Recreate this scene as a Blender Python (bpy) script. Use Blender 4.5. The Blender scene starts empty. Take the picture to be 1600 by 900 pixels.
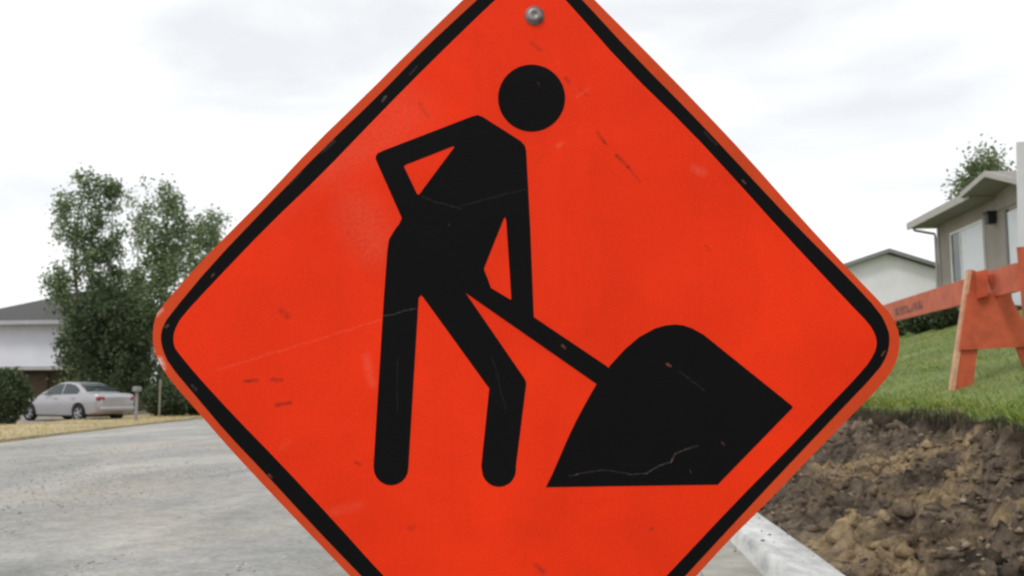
import bpy, bmesh, math, random
import numpy as np
from mathutils import Vector, Matrix
from mathutils.geometry import tessellate_polygon

random.seed(7)
RNG = np.random.default_rng(11)
S = bpy.context.scene
COL = S.collection
R = math.radians
PI = math.pi

# ------------------------------------------------------------------ camera, sky, sun, exposure
F_PX, CAM_H = 1500.0, 1.0
TILT = math.atan(162.0 / F_PX)
cam_d = bpy.data.cameras.new("camera")
cam_d.sensor_width = 36.0
cam_d.lens = 36.0 * F_PX / 1600.0
cam_d.clip_start, cam_d.clip_end = 0.05, 3000.0
cam_d.dof.use_dof = True
cam_d.dof.focus_distance = 1.27
cam_d.dof.aperture_fstop = 11.5
cam = bpy.data.objects.new("camera", cam_d)
COL.objects.link(cam)
cam.location = (0, 0, CAM_H)
cam.rotation_euler = (PI / 2 + TILT, 0, 0)
S.camera = cam

SUN_EL, SUN_AZ = R(52), R(215)          # azimuth from +Y clockwise: behind the camera, to the left
w = bpy.data.worlds.new("World")
S.world = w
w.use_nodes = True
nt = w.node_tree
nt.nodes.clear()
out = nt.nodes.new("ShaderNodeOutputWorld")
sky = nt.nodes.new("ShaderNodeTexSky")
sky.sky_type = 'NISHITA'
sky.sun_disc = False
sky.sun_elevation, sky.sun_rotation = SUN_EL, SUN_AZ
bg_sky = nt.nodes.new("ShaderNodeBackground")
bg_sky.inputs['Strength'].default_value = 0.12
nt.links.new(sky.outputs[0], bg_sky.inputs['Color'])
tc = nt.nodes.new("ShaderNodeTexCoord")
mp = nt.nodes.new("ShaderNodeMapping")
mp.inputs['Scale'].default_value = (1.1, 1.1, 3.6)
mp.inputs['Rotation'].default_value = (R(4), 0, R(20))
nt.links.new(tc.outputs['Generated'], mp.inputs['Vector'])
nz = nt.nodes.new("ShaderNodeTexNoise")
nz.inputs['Scale'].default_value = 2.6
nz.inputs['Detail'].default_value = 6.0
nz.inputs['Roughness'].default_value = 0.5
nz.inputs['Distortion'].default_value = 0.4
nt.links.new(mp.outputs[0], nz.inputs['Vector'])
rp = nt.nodes.new("ShaderNodeValToRGB")
rp.color_ramp.elements[0].position, rp.color_ramp.elements[0].color = 0.32, (0.845, 0.865, 0.885, 1)
rp.color_ramp.elements[1].position, rp.color_ramp.elements[1].color = 0.52, (1.08, 1.08, 1.075, 1)
nt.links.new(nz.outputs['Fac'], rp.inputs['Fac'])
bg_cl = nt.nodes.new("ShaderNodeBackground")
nt.links.new(rp.outputs['Color'], bg_cl.inputs['Color'])
bg_cl.inputs['Strength'].default_value = 1.0
mx = nt.nodes.new("ShaderNodeMixShader")
mx.inputs['Fac'].default_value = 0.92        # closed cloud deck over the blue sky
nt.links.new(bg_sky.outputs[0], mx.inputs[1])
nt.links.new(bg_cl.outputs[0], mx.inputs[2])
nt.links.new(mx.outputs[0], out.inputs['Surface'])

sun_d = bpy.data.lights.new("sun", 'SUN')
sun_d.energy, sun_d.angle, sun_d.color = 1.1, R(14), (1.0, 0.96, 0.9)
sun = bpy.data.objects.new("sun", sun_d)
COL.objects.link(sun)
sdir = Vector((math.sin(SUN_AZ) * math.cos(SUN_EL), math.cos(SUN_AZ) * math.cos(SUN_EL), math.sin(SUN_EL)))
sun.rotation_euler = sdir.to_track_quat('Z', 'Y').to_euler()
sun.location = sdir * 60

S.view_settings.view_transform = 'Standard'
S.view_settings.look = 'None'
S.view_settings.exposure = 0.12
S.view_settings.gamma = 1.0
S.view_settings.use_curve_mapping = False
S.cycles.use_denoising = True
S.cycles.max_bounces = 6
S.cycles.filter_width = 2.2

# ------------------------------------------------------------------ helpers
FWD = Vector((0, math.cos(TILT), math.sin(TILT)))
UPV = Vector((0, -math.sin(TILT), math.cos(TILT)))

def ray(px, py):
    return FWD + Vector((1, 0, 0)) * ((px - 800) / F_PX) + UPV * ((450 - py) / F_PX)

def at(px, py, Y):
    """the world point a photograph pixel shows when it lies Y metres ahead"""
    d = ray(px, py)
    return Vector((0, 0, CAM_H)) + d * (Y / d.y)

TH = math.atan(123.0 / F_PX)              # the street runs a little to the right of the view
CT, ST = math.cos(TH), math.sin(TH)

def W(u, v, z=0.0):
    return Vector((v * CT + u * ST, -v * ST + u * CT, z))

def to_uv(p):
    return (p.y * CT + p.x * ST, p.x * CT - p.y * ST)

def tag(o, label=None, cat=None, group=None, kind=None):
    if label: o["label"] = label
    if cat: o["category"] = cat
    if group: o["group"] = group
    if kind: o["kind"] = kind
    return o

def empty(name, loc=(0, 0, 0), rz=0.0):
    o = bpy.data.objects.new(name, None)
    COL.objects.link(o)
    o.location = loc
    o.rotation_euler = (0, 0, rz)
    o.empty_display_size = 0.1
    return o

def link(name, me, mat=None, parent=None, smooth=False):
    o = bpy.data.objects.new(name, me)
    COL.objects.link(o)
    if mat and len(me.materials) == 0: me.materials.append(mat)
    if parent: o.parent = parent
    if smooth and len(me.polygons):
        me.polygons.foreach_set('use_smooth', [True] * len(me.polygons))
    return o

def np_mesh(name, v, f):
    v = np.asarray(v, dtype=np.float32); f = np.asarray(f, dtype=np.int32)
    me = bpy.data.meshes.new(name)
    n, k = f.shape
    me.vertices.add(len(v)); me.vertices.foreach_set('co', v.ravel())
    me.loops.add(n * k); me.loops.foreach_set('vertex_index', f.ravel())
    me.polygons.add(n); me.polygons.foreach_set('loop_start', np.arange(n, dtype=np.int32) * k)
    me.update(calc_edges=True)
    me.validate()
    return me

class MB:
    """collects shapes that become ONE mesh"""
    def __init__(s): s.bm = bmesh.new()
    def box(s, c, d, M=None, bevel=0.0):
        g = bmesh.ops.create_cube(s.bm, size=1.0)
        vs = g['verts']
        for q in vs:
            q.co = Vector((q.co.x * d[0] + c[0], q.co.y * d[1] + c[1], q.co.z * d[2] + c[2]))
        if bevel:
            es = list({e for q in vs for e in q.link_edges})
            r = bmesh.ops.bevel(s.bm, geom=es, offset=bevel, segments=2, affect='EDGES', profile=0.6)
            vs = list({q for f in r['faces'] for q in f.verts} | {q for q in vs if q.is_valid})
        if M is not None: bmesh.ops.transform(s.bm, matrix=M, verts=vs)
        return s
    def prism(s, loop, ext, M=None):
        """loop: list of 3D points, ext: extrusion vector"""
        a = [s.bm.verts.new(p) for p in loop]
        b = [s.bm.verts.new(Vector(p) + Vector(ext)) for p in loop]
        n = len(a)
        s.bm.faces.new(a); s.bm.faces.new(list(reversed(b)))
        for i in range(n):
            s.bm.faces.new((a[i], b[i], b[(i + 1) % n], a[(i + 1) % n]))
        if M is not None: bmesh.ops.transform(s.bm, matrix=M, verts=a + b)
        return s
    def quad(s, *p):
        s.bm.faces.new([s.bm.verts.new(q) for q in p]); return s
    def tube(s, pts, rad, n=8, cap=True):
        pts = [Vector(p) for p in pts]
        rings = []
        prev = None
        for i, p in enumerate(pts):
            t = (pts[min(i + 1, len(pts) - 1)] - pts[max(i - 1, 0)]).normalized()
            a = t.orthogonal().normalized() if prev is None else (prev - t * prev.dot(t)).normalized()
            prev = a
            b = t.cross(a)
            r = rad[i] if hasattr(rad, '__len__') else rad
            rings.append([s.bm.verts.new(p + (a * math.cos(k * 2 * PI / n) + b * math.sin(k * 2 * PI / n)) * r) for k in range(n)])
        for i in range(len(rings) - 1):
            for k in range(n):
                s.bm.faces.new((rings[i][k], rings[i][(k + 1) % n], rings[i + 1][(k + 1) % n], rings[i + 1][k]))
        if cap:
            s.bm.faces.new(list(reversed(rings[0]))); s.bm.faces.new(rings[-1])
        return s
    def lathe(s, prof, n=24, M=None):
        """prof: (radius, height) along local Z"""
        rings = [[s.bm.verts.new((r * math.cos(k * 2 * PI / n), r * math.sin(k * 2 * PI / n), h)) for k in range(n)] for r, h in prof]
        for i in range(len(rings) - 1):
            for k in range(n):
                s.bm.faces.new((rings[i][k], rings[i][(k + 1) % n], rings[i + 1][(k + 1) % n], rings[i + 1][k]))
        s.bm.faces.new(list(reversed(rings[0]))); s.bm.faces.new(rings[-1])
        if M is not None: bmesh.ops.transform(s.bm, matrix=M, verts=[q for r_ in rings for q in r_])
        return s
    def build(s, name, mat=None, parent=None, smooth=False, recalc=True):
        if recalc: bmesh.ops.recalc_face_normals(s.bm, faces=s.bm.faces)
        me = bpy.data.meshes.new(name)
        s.bm.to_mesh(me); s.bm.free()
        return link(name, me, mat, parent, smooth)

def grid_faces(nu, nv):
    i = np.arange(nu - 1)[:, None] * nv + np.arange(nv - 1)[None, :]
    return np.stack([i, i + nv, i + nv + 1, i + 1], -1).reshape(-1, 4)

# value noise
_T = np.random.default_rng(5).random((256, 256))
def vnoise(x, y):
    xi, yi = np.floor(x).astype(int), np.floor(y).astype(int)
    fx, fy = x - xi, y - yi
    fx, fy = fx * fx * (3 - 2 * fx), fy * fy * (3 - 2 * fy)
    a, b = _T[xi & 255, yi & 255], _T[(xi + 1) & 255, yi & 255]
    c, d = _T[xi & 255, (yi + 1) & 255], _T[(xi + 1) & 255, (yi + 1) & 255]
    return (a + (b - a) * fx) * (1 - fy) + (c + (d - c) * fx) * fy - 0.5

# ------------------------------------------------------------------ materials
def new_mat(name):
    m = bpy.data.materials.new(name); m.use_nodes = True
    return m, m.node_tree, m.node_tree.nodes['Principled BSDF']

def N(t, typ, **kw):
    n = t.nodes.new(typ)
    for k, v_ in kw.items(): setattr(n, k, v_)
    return n

def noise_node(t, vec, scale, detail=4, rough=0.55, dist=0.0):
    n = N(t, 'ShaderNodeTexNoise')
    n.inputs['Scale'].default_value = scale
    n.inputs['Detail'].default_value = detail
    n.inputs['Roughness'].default_value = rough
    n.inputs['Distortion'].default_value = dist
    if vec is not None: t.links.new(vec, n.inputs['Vector'])
    return n.outputs['Fac']

def ramp(t, fac, stops):
    n = N(t, 'ShaderNodeValToRGB')
    e = n.color_ramp.elements
    while len(e) < len(stops): e.new(0.5)
    for i, (p, c) in enumerate(stops):
        e[i].position = p
        e[i].color = (*c, 1) if hasattr(c, '__len__') else (c, c, c, 1)
    t.links.new(fac, n.inputs['Fac'])
    return n.outputs['Color']

def mixc(t, fac, a, b, mode='MIX'):
    n = N(t, 'ShaderNodeMix', data_type='RGBA', blend_type=mode)
    if isinstance(fac, (int, float)): n.inputs[0].default_value = fac
    else: t.links.new(fac, n.inputs[0])
    for i, x in ((6, a), (7, b)):
        if hasattr(x, 'is_linked'): t.links.new(x, n.inputs[i])
        else: n.inputs[i].default_value = (*x, 1)
    return n.outputs[2]

def mth(t, op, a, b=None, clamp=False):
    n = N(t, 'ShaderNodeMath', operation=op, use_clamp=clamp)
    for i, x in ((0, a), (1, b)):
        if x is None: continue
        if isinstance(x, (int, float)): n.inputs[i].default_value = x
        else: t.links.new(x, n.inputs[i])
    return n.outputs[0]

def bump(t, b, h, strength=0.3, dist=0.01):
    n = N(t, 'ShaderNodeBump')
    n.inputs['Strength'].default_value = strength
    n.inputs['Distance'].default_value = dist
    t.links.new(h, n.inputs['Height'])
    t.links.new(n.outputs[0], b.inputs['Normal'])

def coords(t, which='Object', scale=(1, 1, 1)):
    c = N(t, 'ShaderNodeTexCoord')
    if scale == (1, 1, 1): return c.outputs[which]
    m = N(t, 'ShaderNodeMapping')
    m.inputs['Scale'].default_value = scale
    t.links.new(c.outputs[which], m.inputs['Vector'])
    return m.outputs[0]

def surf(name, col, rough=0.7, var=0.25, scale=6.0, bumps=0.15, bscale=40.0, bdist=0.006, spec=0.3, metal=0.0, sc3=(1, 1, 1)):
    """one weathered surface: a base colour broken up by two noises, with fine relief"""
    m, t, b = new_mat(name)
    vec = coords(t, 'Object', sc3)
    lo = tuple(c * (1 - var) for c in col); hi = tuple(min(1, c * (1 + var * 0.7)) for c in col)
    c = ramp(t, noise_node(t, vec, scale, 5, 0.6), [(0.3, lo), (0.7, hi)])
    t.links.new(c, b.inputs['Base Color'])
    b.inputs['Roughness'].default_value = rough
    b.inputs['Specular IOR Level'].default_value = spec
    b.inputs['Metallic'].default_value = metal
    if bumps: bump(t, b, noise_node(t, vec, bscale, 4), bumps, bdist)
    return m

def leaf_mat(name, cols, trans=0.25):
    m, t, b = new_mat(name)
    g = N(t, 'ShaderNodeNewGeometry')
    n = len(cols)
    c = ramp(t, g.outputs['Random Per Island'], [(i / (n - 1), cols[i]) for i in range(n)])
    t.links.new(c, b.inputs['Base Color'])
    b.inputs['Roughness'].default_value = 0.55
    b.inputs['Specular IOR Level'].default_value = 0.3
    tr = N(t, 'ShaderNodeBsdfTranslucent')
    t.links.new(mixc(t, 1.0, c, (1.3, 1.4, 0.7), 'MULTIPLY'), tr.inputs['Color'])
    ms = N(t, 'ShaderNodeMixShader')
    ms.inputs[0].default_value = trans
    t.links.new(b.outputs[0], ms.inputs[1]); t.links.new(tr.outputs[0], ms.inputs[2])
    t.links.new(ms.outputs[0], t.nodes['Material Output'].inputs['Surface'])
    return m

M = {}
M['concrete'] = surf('kerb_concrete', (0.54, 0.54, 0.53), 0.9, 0.36, 10, 0.5, 90, 0.005, sc3=(1, .3, 1))
M['gutter'] = surf('gutter_concrete', (0.33, 0.32, 0.28), 0.9, 0.3, 3.5, 0.4, 50, 0.006)
M['dark_steel'] = surf('galvanised_steel', (0.32, 0.33, 0.34), 0.5, 0.2, 12, 0.1, metal=0.7)
M['bolt'] = surf('worn_zinc', (0.24, 0.215, 0.21), 0.45, 0.35, 90, 0.2, 400, 0.0005, metal=0.75)
M['bark'] = surf('bark', (0.19, 0.17, 0.14), 0.9, 0.45, 7, 0.6, 20, 0.02)
M['pale_bark'] = surf('pale_birch_bark', (0.5, 0.49, 0.44), 0.85, 0.4, 5, 0.4, 18, 0.02)
M['white_paint'] = surf('white_paint', (0.75, 0.75, 0.73), 0.6, 0.08, 3, 0.05)
M['tyre'] = surf('tyre_rubber', (0.018, 0.018, 0.019), 0.8, 0.2, 20, 0.2)
M['black_trim'] = surf('black_trim', (0.02, 0.02, 0.022), 0.5, 0.2, 9, 0.0)
M['rim'] = surf('alloy_rim', (0.40, 0.41, 0.43), 0.35, 0.1, 8, 0.0, metal=0.6)
M['shingle'] = surf('roof_shingle', (0.095, 0.095, 0.095), 0.9, 0.3, 14, 0.5, 60, 0.01)
M['soffit'] = surf('soffit_metal', (0.26, 0.245, 0.22), 0.7, 0.1, 3, 0.05)
M['fascia'] = surf('fascia_metal', (0.42, 0.40, 0.37), 0.55, 0.12, 4, 0.05)
M['pale_panel'] = surf('pale_grey_panel', (0.62, 0.62, 0.64), 0.5, 0.1, 4, 0.05)

def glass_mat(name, col, rough=0.06):
    m, t, b = new_mat(name)
    c = ramp(t, noise_node(t, coords(t), 1.7, 3), [(0.35, tuple(x * .75 for x in col)), (0.7, col)])
    t.links.new(c, b.inputs['Base Color'])
    b.inputs['Roughness'].default_value = rough
    b.inputs['Specular IOR Level'].default_value = 0.6
    return m
M['car_glass'] = glass_mat('tinted_car_glass', (0.035, 0.05, 0.05))
M['house_glass'] = glass_mat('window_glass', (0.05, 0.07, 0.065))

def siding_mat(name, col, pitch=0.11, strength=0.5):
    """horizontal lap siding, laps too fine to count at this distance"""
    m, t, b = new_mat(name)
    vec = coords(t)
    sx = N(t, 'ShaderNodeSeparateXYZ'); t.links.new(vec, sx.inputs[0])
    fr = mth(t, 'FRACT', mth(t, 'DIVIDE', sx.outputs['Z'], pitch))
    c = ramp(t, noise_node(t, vec, 0.9, 5), [(0.3, tuple(x * 0.88 for x in col)), (0.7, col)])
    t.links.new(c, b.inputs['Base Color'])
    b.inputs['Roughness'].default_value = 0.65
    bump(t, b, fr, strength, 0.012)
    return m
M['siding_white'] = siding_mat('white_siding', (0.74, 0.76, 0.85), 0.14, 0.3)
M['siding_cream'] = siding_mat('off_white_siding', (0.80, 0.79, 0.82), 0.14, 0.25)
M['stucco'] = surf('taupe_stucco', (0.335, 0.305, 0.265), 0.95, 0.14, 1.4, 0.5, 90, 0.01)
M['brown_wall'] = surf('brown_wall', (0.085, 0.068, 0.048), 0.9, 0.3, 2, 0.2)

# ------------------------------------------------------------------ setting: ground, road, kerb
def ground_mat():
    m, t, b = new_mat('rough_ground')
    vec = coords(t)
    c1 = ramp(t, noise_node(t, vec, 0.35, 6, 0.6), [(0.3, (0.20, 0.18, 0.13)), (0.5, (0.30, 0.26, 0.18)), (0.7, (0.16, 0.17, 0.09))])
    c2 = ramp(t, noise_node(t, vec, 9, 6, 0.7), [(0.3, 0.6), (0.7, 1.25)])
    t.links.new(mixc(t, 1.0, c1, c2, 'MULTIPLY'), b.inputs['Base Color'])
    b.inputs['Roughness'].default_value = 0.95
    bump(t, b, noise_node(t, vec, 14, 5), 0.6, 0.04)
    return m
M['ground'] = ground_mat()

def road_mat():
    m, t, b = new_mat('dusty_gravel_road')
    # streaks run along the street: stretch the noise in that direction
    c = N(t, 'ShaderNodeTexCoord')
    mp_ = N(t, 'ShaderNodeMapping'); mp_.inputs['Rotation'].default_value = (0, 0, TH)
    t.links.new(c.outputs['Object'], mp_.inputs['Vector'])
    st = N(t, 'ShaderNodeMapping'); st.inputs['Scale'].default_value = (1.0, 0.34, 1)
    t.links.new(mp_.outputs[0], st.inputs['Vector'])
    base = ramp(t, noise_node(t, st.outputs[0], 0.75, 5, 0.6, 0.6), [(0.30, (0.25, 0.255, 0.245)), (0.5, (0.36, 0.356, 0.342)), (0.70, (0.50, 0.48, 0.445))])
    tan = ramp(t, noise_node(t, mp_.outputs[0], 0.35, 4, 0.6, 0.5), [(0.45, 0.0), (0.65, 0.55)])
    base = mixc(t, tan, base, (0.41, 0.375, 0.315))
    fine = ramp(t, noise_node(t, mp_.outputs[0], 26, 6, 0.75), [(0.25, 0.62), (0.5, 1.0), (0.78, 1.35)])
    grit = ramp(t, noise_node(t, mp_.outputs[0], 5.5, 6, 0.7, 0.5), [(0.3, 0.78), (0.6, 1.08)])
    col = mixc(t, 1.0, mixc(t, 1.0, base, fine, 'MULTIPLY'), grit, 'MULTIPLY')
    t.links.new(col, b.inputs['Base Color'])
    b.inputs['Roughness'].default_value = 0.93
    b.inputs['Specular IOR Level'].default_value = 0.2
    h = mth(t, 'ADD', noise_node(t, mp_.outputs[0], 45, 5, 0.7), mth(t, 'MULTIPLY', noise_node(t, mp_.outputs[0], 4, 4), 1.5))
    bump(t, b, h, 0.8, 0.02)
    return m
M['road'] = road_mat()

def flat_poly(name, pts, z, mat, thick=0.0):
    mb = MB()
    if thick:
        mb.prism([Vector((p[0], p[1], z - thick)) for p in pts], (0, 0, thick))
    else:
        mb.bm.faces.new([mb.bm.verts.new((p[0], p[1], z)) for p in pts])
    return mb.build(name, mat)

g = flat_poly('ground', [(-900, -900), (900, -900), (900, 900), (-900, 900)], -0.03, M['ground'])
tag(g, 'bare dry ground reaching to the horizon', kind='structure')

EDGE_L = [(-7.0, -20.0), (-8.6, 2.0), (-10.0, 18.75), (-10.75, 25.0), (-11.45, 35.0), (-13.5, 60.0), (-18.0, 120.0)]
GUT_V, KERB_V0, KERB_V1, KERB_H = 0.62, 0.955, 1.215, 0.12
pr = [W(u, GUT_V) for u in (120, -20)]
road = flat_poly('road', EDGE_L + [(p.x, p.y) for p in pr], 0.0, M['road'])
tag(road, 'pale dusty gravel covered street', kind='structure')

gm = MB()
ua = np.linspace(-6, 60, 23)
for i in range(len(ua) - 1):       # gutter pan dips gently to the kerb face
    gm.quad(W(ua[i], GUT_V - .02, 0.006), W(ua[i], KERB_V0 - .03, 0.004), W(ua[i + 1], KERB_V0 - .03, 0.004), W(ua[i + 1], GUT_V - .02, 0.006))
gut = gm.build('gutter', M['gutter'])
tag(gut, 'grey concrete gutter pan beside the kerb', kind='structure')

def kerb_mesh():
    us = np.linspace(-6, 60, 661)
    prof = [(KERB_V0 - .035, -.01), (KERB_V0 - .014, .085), (KERB_V0 + .0, .112), (KERB_V0 + .02, KERB_H), (KERB_V1 - .012, KERB_H + .004), (KERB_V1, KERB_H - .008), (KERB_V1 + .012, -.01)]
    v = []
    for u in us:
        for k, (pv, pz) in enumerate(prof):
            j = vnoise(np.array([u * 1.1]), np.array([k * .4 + 40]))[0] * .012
            v.append(W(u, pv + j * .7, pz + (j * .6 if 1 <= k <= 5 else 0)))
    return np_mesh('kerb', [tuple(p) for p in v], grid_faces(len(us), len(prof)))
kerb = link('kerb', kerb_mesh(), M['concrete'], smooth=True)
tag(kerb, 'whitish chipped concrete kerb below the dirt bank', kind='structure')

# road verge on the far side: a low raised strip of dry yellow grass
def verge_mat():
    m, t, b = new_mat('dry_verge')
    vec = coords(t)
    c1 = ramp(t, noise_node(t, vec, 0.5, 5, 0.6, 0.4), [(0.3, (0.56, 0.43, 0.24)), (0.52, (0.48, 0.39, 0.24)), (0.72, (0.28, 0.27, 0.15))])
    c2 = ramp(t, noise_node(t, vec, 12, 6, 0.7), [(0.3, 0.65), (0.7, 1.2)])
    t.links.new(mixc(t, 1.0, c1, c2, 'MULTIPLY'), b.inputs['Base Color'])
    b.inputs['Roughness'].default_value = 1.0
    bump(t, b, noise_node(t, vec, 25, 5), 0.8, 0.03)
    return m
M['verge'] = verge_mat()
el = EDGE_L[1:6]
wob = [(x + random.uniform(-.15, .15), y) for x, y in el]
verge = flat_poly('verge', wob + [(x - 3.6, y + .6) for x, y in reversed(el)], 0.06, M['verge'], 0.12)
tag(verge, 'strip of dry yellow grass along the far road edge', kind='structure')
dw = flat_poly('driveway', [(-14.3, 27.5), (-14.6, 38), (-26, 42), (-30, 33), (-22, 27)], -0.02, surf('driveway_gravel', (0.30, 0.28, 0.25), 0.95, 0.25, 3, 0.5, 40, 0.01))
tag(dw, 'pale gravel driveway under the silver car', kind='structure')

# ------------------------------------------------------------------ setting: dug dirt bank and lawn
def edge_v(u):
    u = np.asarray(u, float)
    return 3.12 + vnoise(u * 0.9, u * 0 + 3.1) * .30 + vnoise(u * 3.1, u * 0 + 9.7) * .14 + vnoise(u * 9, u * 0 + 2.2) * .06

def lawn_z(u, v):
    s = np.maximum(np.asarray(v, float) - 3.12, -0.2)
    k = 6.4
    z = 0.850 + np.where(s < k, 0.318 * s, 0.318 * k + 0.09 * (np.minimum(s, 40) - k))
    u = np.asarray(u, float)
    return z + vnoise(u * .5, v * .5) * .06 + vnoise(u * 1.7, v * 1.7 + 5) * .03

def lawn_mat():
    m, t, b = new_mat('mown_lawn')
    vec = coords(t)
    c1 = ramp(t, noise_node(t, vec, 1.1, 5, 0.65, 0.3), [(0.3, (0.12, 0.18, 0.045)), (0.55, (0.20, 0.255, 0.075)), (0.75, (0.33, 0.31, 0.13))])
    c2 = ramp(t, noise_node(t, vec, 22, 6, 0.7), [(0.3, 0.6), (0.7, 1.25)])
    t.links.new(mixc(t, 1.0, c1, c2, 'MULTIPLY'), b.inputs['Base Color'])
    b.inputs['Roughness'].default_value = 0.95
    bump(t, b, noise_node(t, vec, 60, 5), 0.9, 0.03)
    return m
M['lawn'] = lawn_mat()
us = np.concatenate([np.arange(-6, 4, .5), np.arange(4, 22, .06), np.arange(22, 60, .6), np.arange(60, 141, 8)])
ss = np.concatenate([[0.0, .02, .05], np.arange(.12, 3, .12), np.arange(3, 12, .5), np.arange(12, 70, 6)])
U_, S_ = np.meshgrid(us, ss, indexing='ij')
V_ = edge_v(U_) - .04 + S_
Z_ = lawn_z(U_, V_)
Z_[:, 0] -= .07
P_ = np.stack([V_ * CT + U_ * ST, -V_ * ST + U_ * CT, Z_], -1).reshape(-1, 3)
lawn = link('lawn', np_mesh('lawn', P_, grid_faces(len(us), len(ss))), M['lawn'], smooth=True)
tag(lawn, 'sloping green lawn above the dug bank', kind='structure')

def dirt_mat():
    m, t, b = new_mat('dug_soil')
    vec = coords(t)
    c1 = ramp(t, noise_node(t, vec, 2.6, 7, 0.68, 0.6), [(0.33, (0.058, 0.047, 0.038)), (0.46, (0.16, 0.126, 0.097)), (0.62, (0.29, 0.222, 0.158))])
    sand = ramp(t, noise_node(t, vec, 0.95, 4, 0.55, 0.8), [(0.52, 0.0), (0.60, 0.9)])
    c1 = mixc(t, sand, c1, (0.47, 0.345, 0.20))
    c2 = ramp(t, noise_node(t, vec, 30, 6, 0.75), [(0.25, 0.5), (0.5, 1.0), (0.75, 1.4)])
    c3 = ramp(t, noise_node(t, vec, 7.5, 4, 0.6, 0.7), [(0.35, 0.40), (0.47, 0.95), (0.64, 1.3)])   # soil mottle; its darks put the shade missing from hollows into the colour
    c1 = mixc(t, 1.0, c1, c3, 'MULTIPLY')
    la = N(t, 'ShaderNodeAttribute', attribute_name='topsoil')
    c1 = mixc(t, mth(t, 'MULTIPLY', la.outputs['Fac'], .85), c1, (0.062, 0.048, 0.036))
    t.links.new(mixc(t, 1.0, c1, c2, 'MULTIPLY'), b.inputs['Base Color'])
    b.inputs['Roughness'].default_value = 1.0
    b.inputs['Specular IOR Level'].default_value = 0.1
    bump(t, b, noise_node(t, vec, 45, 7, 0.8), 1.0, 0.045)
    return m
M['dirt'] = dirt_mat()

def bank_z(u, v):
    u = np.asarray(u, float); v = np.asarray(v, float)
    s = np.clip((v - 1.2) / (2.86 - 1.2), 0, 1)
    z = .07 + .50 * s ** 1.1
    n = (vnoise(u * 1.3 + 7, v * 1.3) * .20 + vnoise(u * 3.2 + v, v * 3.2 + 8) * .13 + np.abs(vnoise(u * 6 + v * 2, v * 7 - u)) * .26
         + np.abs(vnoise(u * 13, v * 13 + u * 3)) * .17 + np.abs(vnoise(u * 21 + v * 5, v * 21)) * .09 + np.abs(vnoise(u * 36, v * 36)) * .07 - .11)
    return z + n * np.clip((v - 1.2) / .35, 0.08, 1)
us = np.concatenate([np.arange(-6, 3, .2), np.arange(3, 11, .022), np.arange(11, 20, .05), np.arange(20, 60.1, .4)])
ts = np.linspace(0, 1, 96)
U_, T_ = np.meshgrid(us, ts, indexing='ij')
E_ = edge_v(U_)
top = T_ > .80
k = np.clip(T_ / .80, 0, 1)
V_ = np.where(top, E_ - .13 + (T_ - .80) / .20 * .13, 1.19 + k * (E_ - .13 - 1.19))
Zs = bank_z(U_, np.minimum(V_, E_ - .13))
q = np.clip((T_ - .80) / .20, 0, 1)
ztop = lawn_z(U_, E_) - .035
Z_ = np.where(top, Zs + (ztop - Zs) * q ** .75, Zs)
V_ = V_ + np.where(top, vnoise(U_ * 9, Z_ * 3) * .14 + vnoise(U_ * 24, Z_ * 12) * .06, 0) * np.sin(np.clip(q, 0, 1) * PI)
Z_[:, 0] = -.02
P_ = np.stack([V_ * CT + U_ * ST, -V_ * ST + U_ * CT, Z_], -1).reshape(-1, 3)
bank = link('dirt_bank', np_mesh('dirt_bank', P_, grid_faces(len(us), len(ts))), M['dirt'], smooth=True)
at_ = bank.data.attributes.new('topsoil', 'FLOAT', 'POINT')
at_.data.foreach_set('value', np.clip((T_ - .78 + .06 * vnoise(U_ * 5, T_ * 9)) / .08, 0, 1).ravel().astype(np.float32))
tag(bank, 'freshly dug brown dirt bank between kerb and lawn', kind='structure')

# clods and stones lying on the bank
def scatter_lumps(name, pts, sizes, squash=0.7, seed=3):
    r = np.random.default_rng(seed)
    bm = bmesh.new(); bmesh.ops.create_icosphere(bm, subdivisions=1, radius=1.0)
    bv = np.array([v.co[:] for v in bm.verts]); bf = np.array([[v.index for v in f.verts] for f in bm.faces]); bm.free()
    n = len(pts)
    jit = 1 + (r.random((n, len(bv))) - .5) * .75
    sc = np.stack([r.uniform(.7, 1.35, n), r.uniform(.7, 1.35, n), r.uniform(.5, 1.0, n) * squash], -1)
    a = r.uniform(0, 2 * PI, n); ca, sa = np.cos(a), np.sin(a)
    v = bv[None] * jit[..., None] * sc[:, None] * np.asarray(sizes)[:, None, None]
    x = v[..., 0] * ca[:, None] - v[..., 1] * sa[:, None]; y = v[..., 0] * sa[:, None] + v[..., 1] * ca[:, None]
    v = np.stack([x, y, v[..., 2]], -1) + np.asarray(pts)[:, None]
    f = bf[None] + (np.arange(n) * len(bv))[:, None, None]
    return np_mesh(name, v.reshape(-1, 3), f.reshape(-1, 3))

def clod_mat():
    m, t, b = new_mat('soil_clods')
    gmt = N(t, 'ShaderNodeNewGeometry')
    c = ramp(t, gmt.outputs['Random Per Island'], [(0, (0.065, 0.05, 0.038)), (.5, (0.15, 0.112, 0.08)), (.95, (0.26, 0.195, 0.13)), (1, (0.32, 0.27, 0.21))])
    c2 = ramp(t, noise_node(t, coords(t), 40, 5, .7), [(0.3, 0.6), (0.7, 1.3)])
    t.links.new(mixc(t, 1.0, c, c2, 'MULTIPLY'), b.inputs['Base Color'])
    b.inputs['Roughness'].default_value = 1.0
    bump(t, b, noise_node(t, coords(t), 90, 5), 0.8, 0.01)
    return m
M['clod'] = clod_mat()
n = 8000
cu = 3.5 + RNG.random(n) ** 1.5 * 15; cv = RNG.uniform(1.22, 2.95, n)
keep = vnoise(cu * 1.1 + 30, cv * 1.1) > -.16
cu, cv = cu[keep], cv[keep]; n = len(cu)
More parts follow.
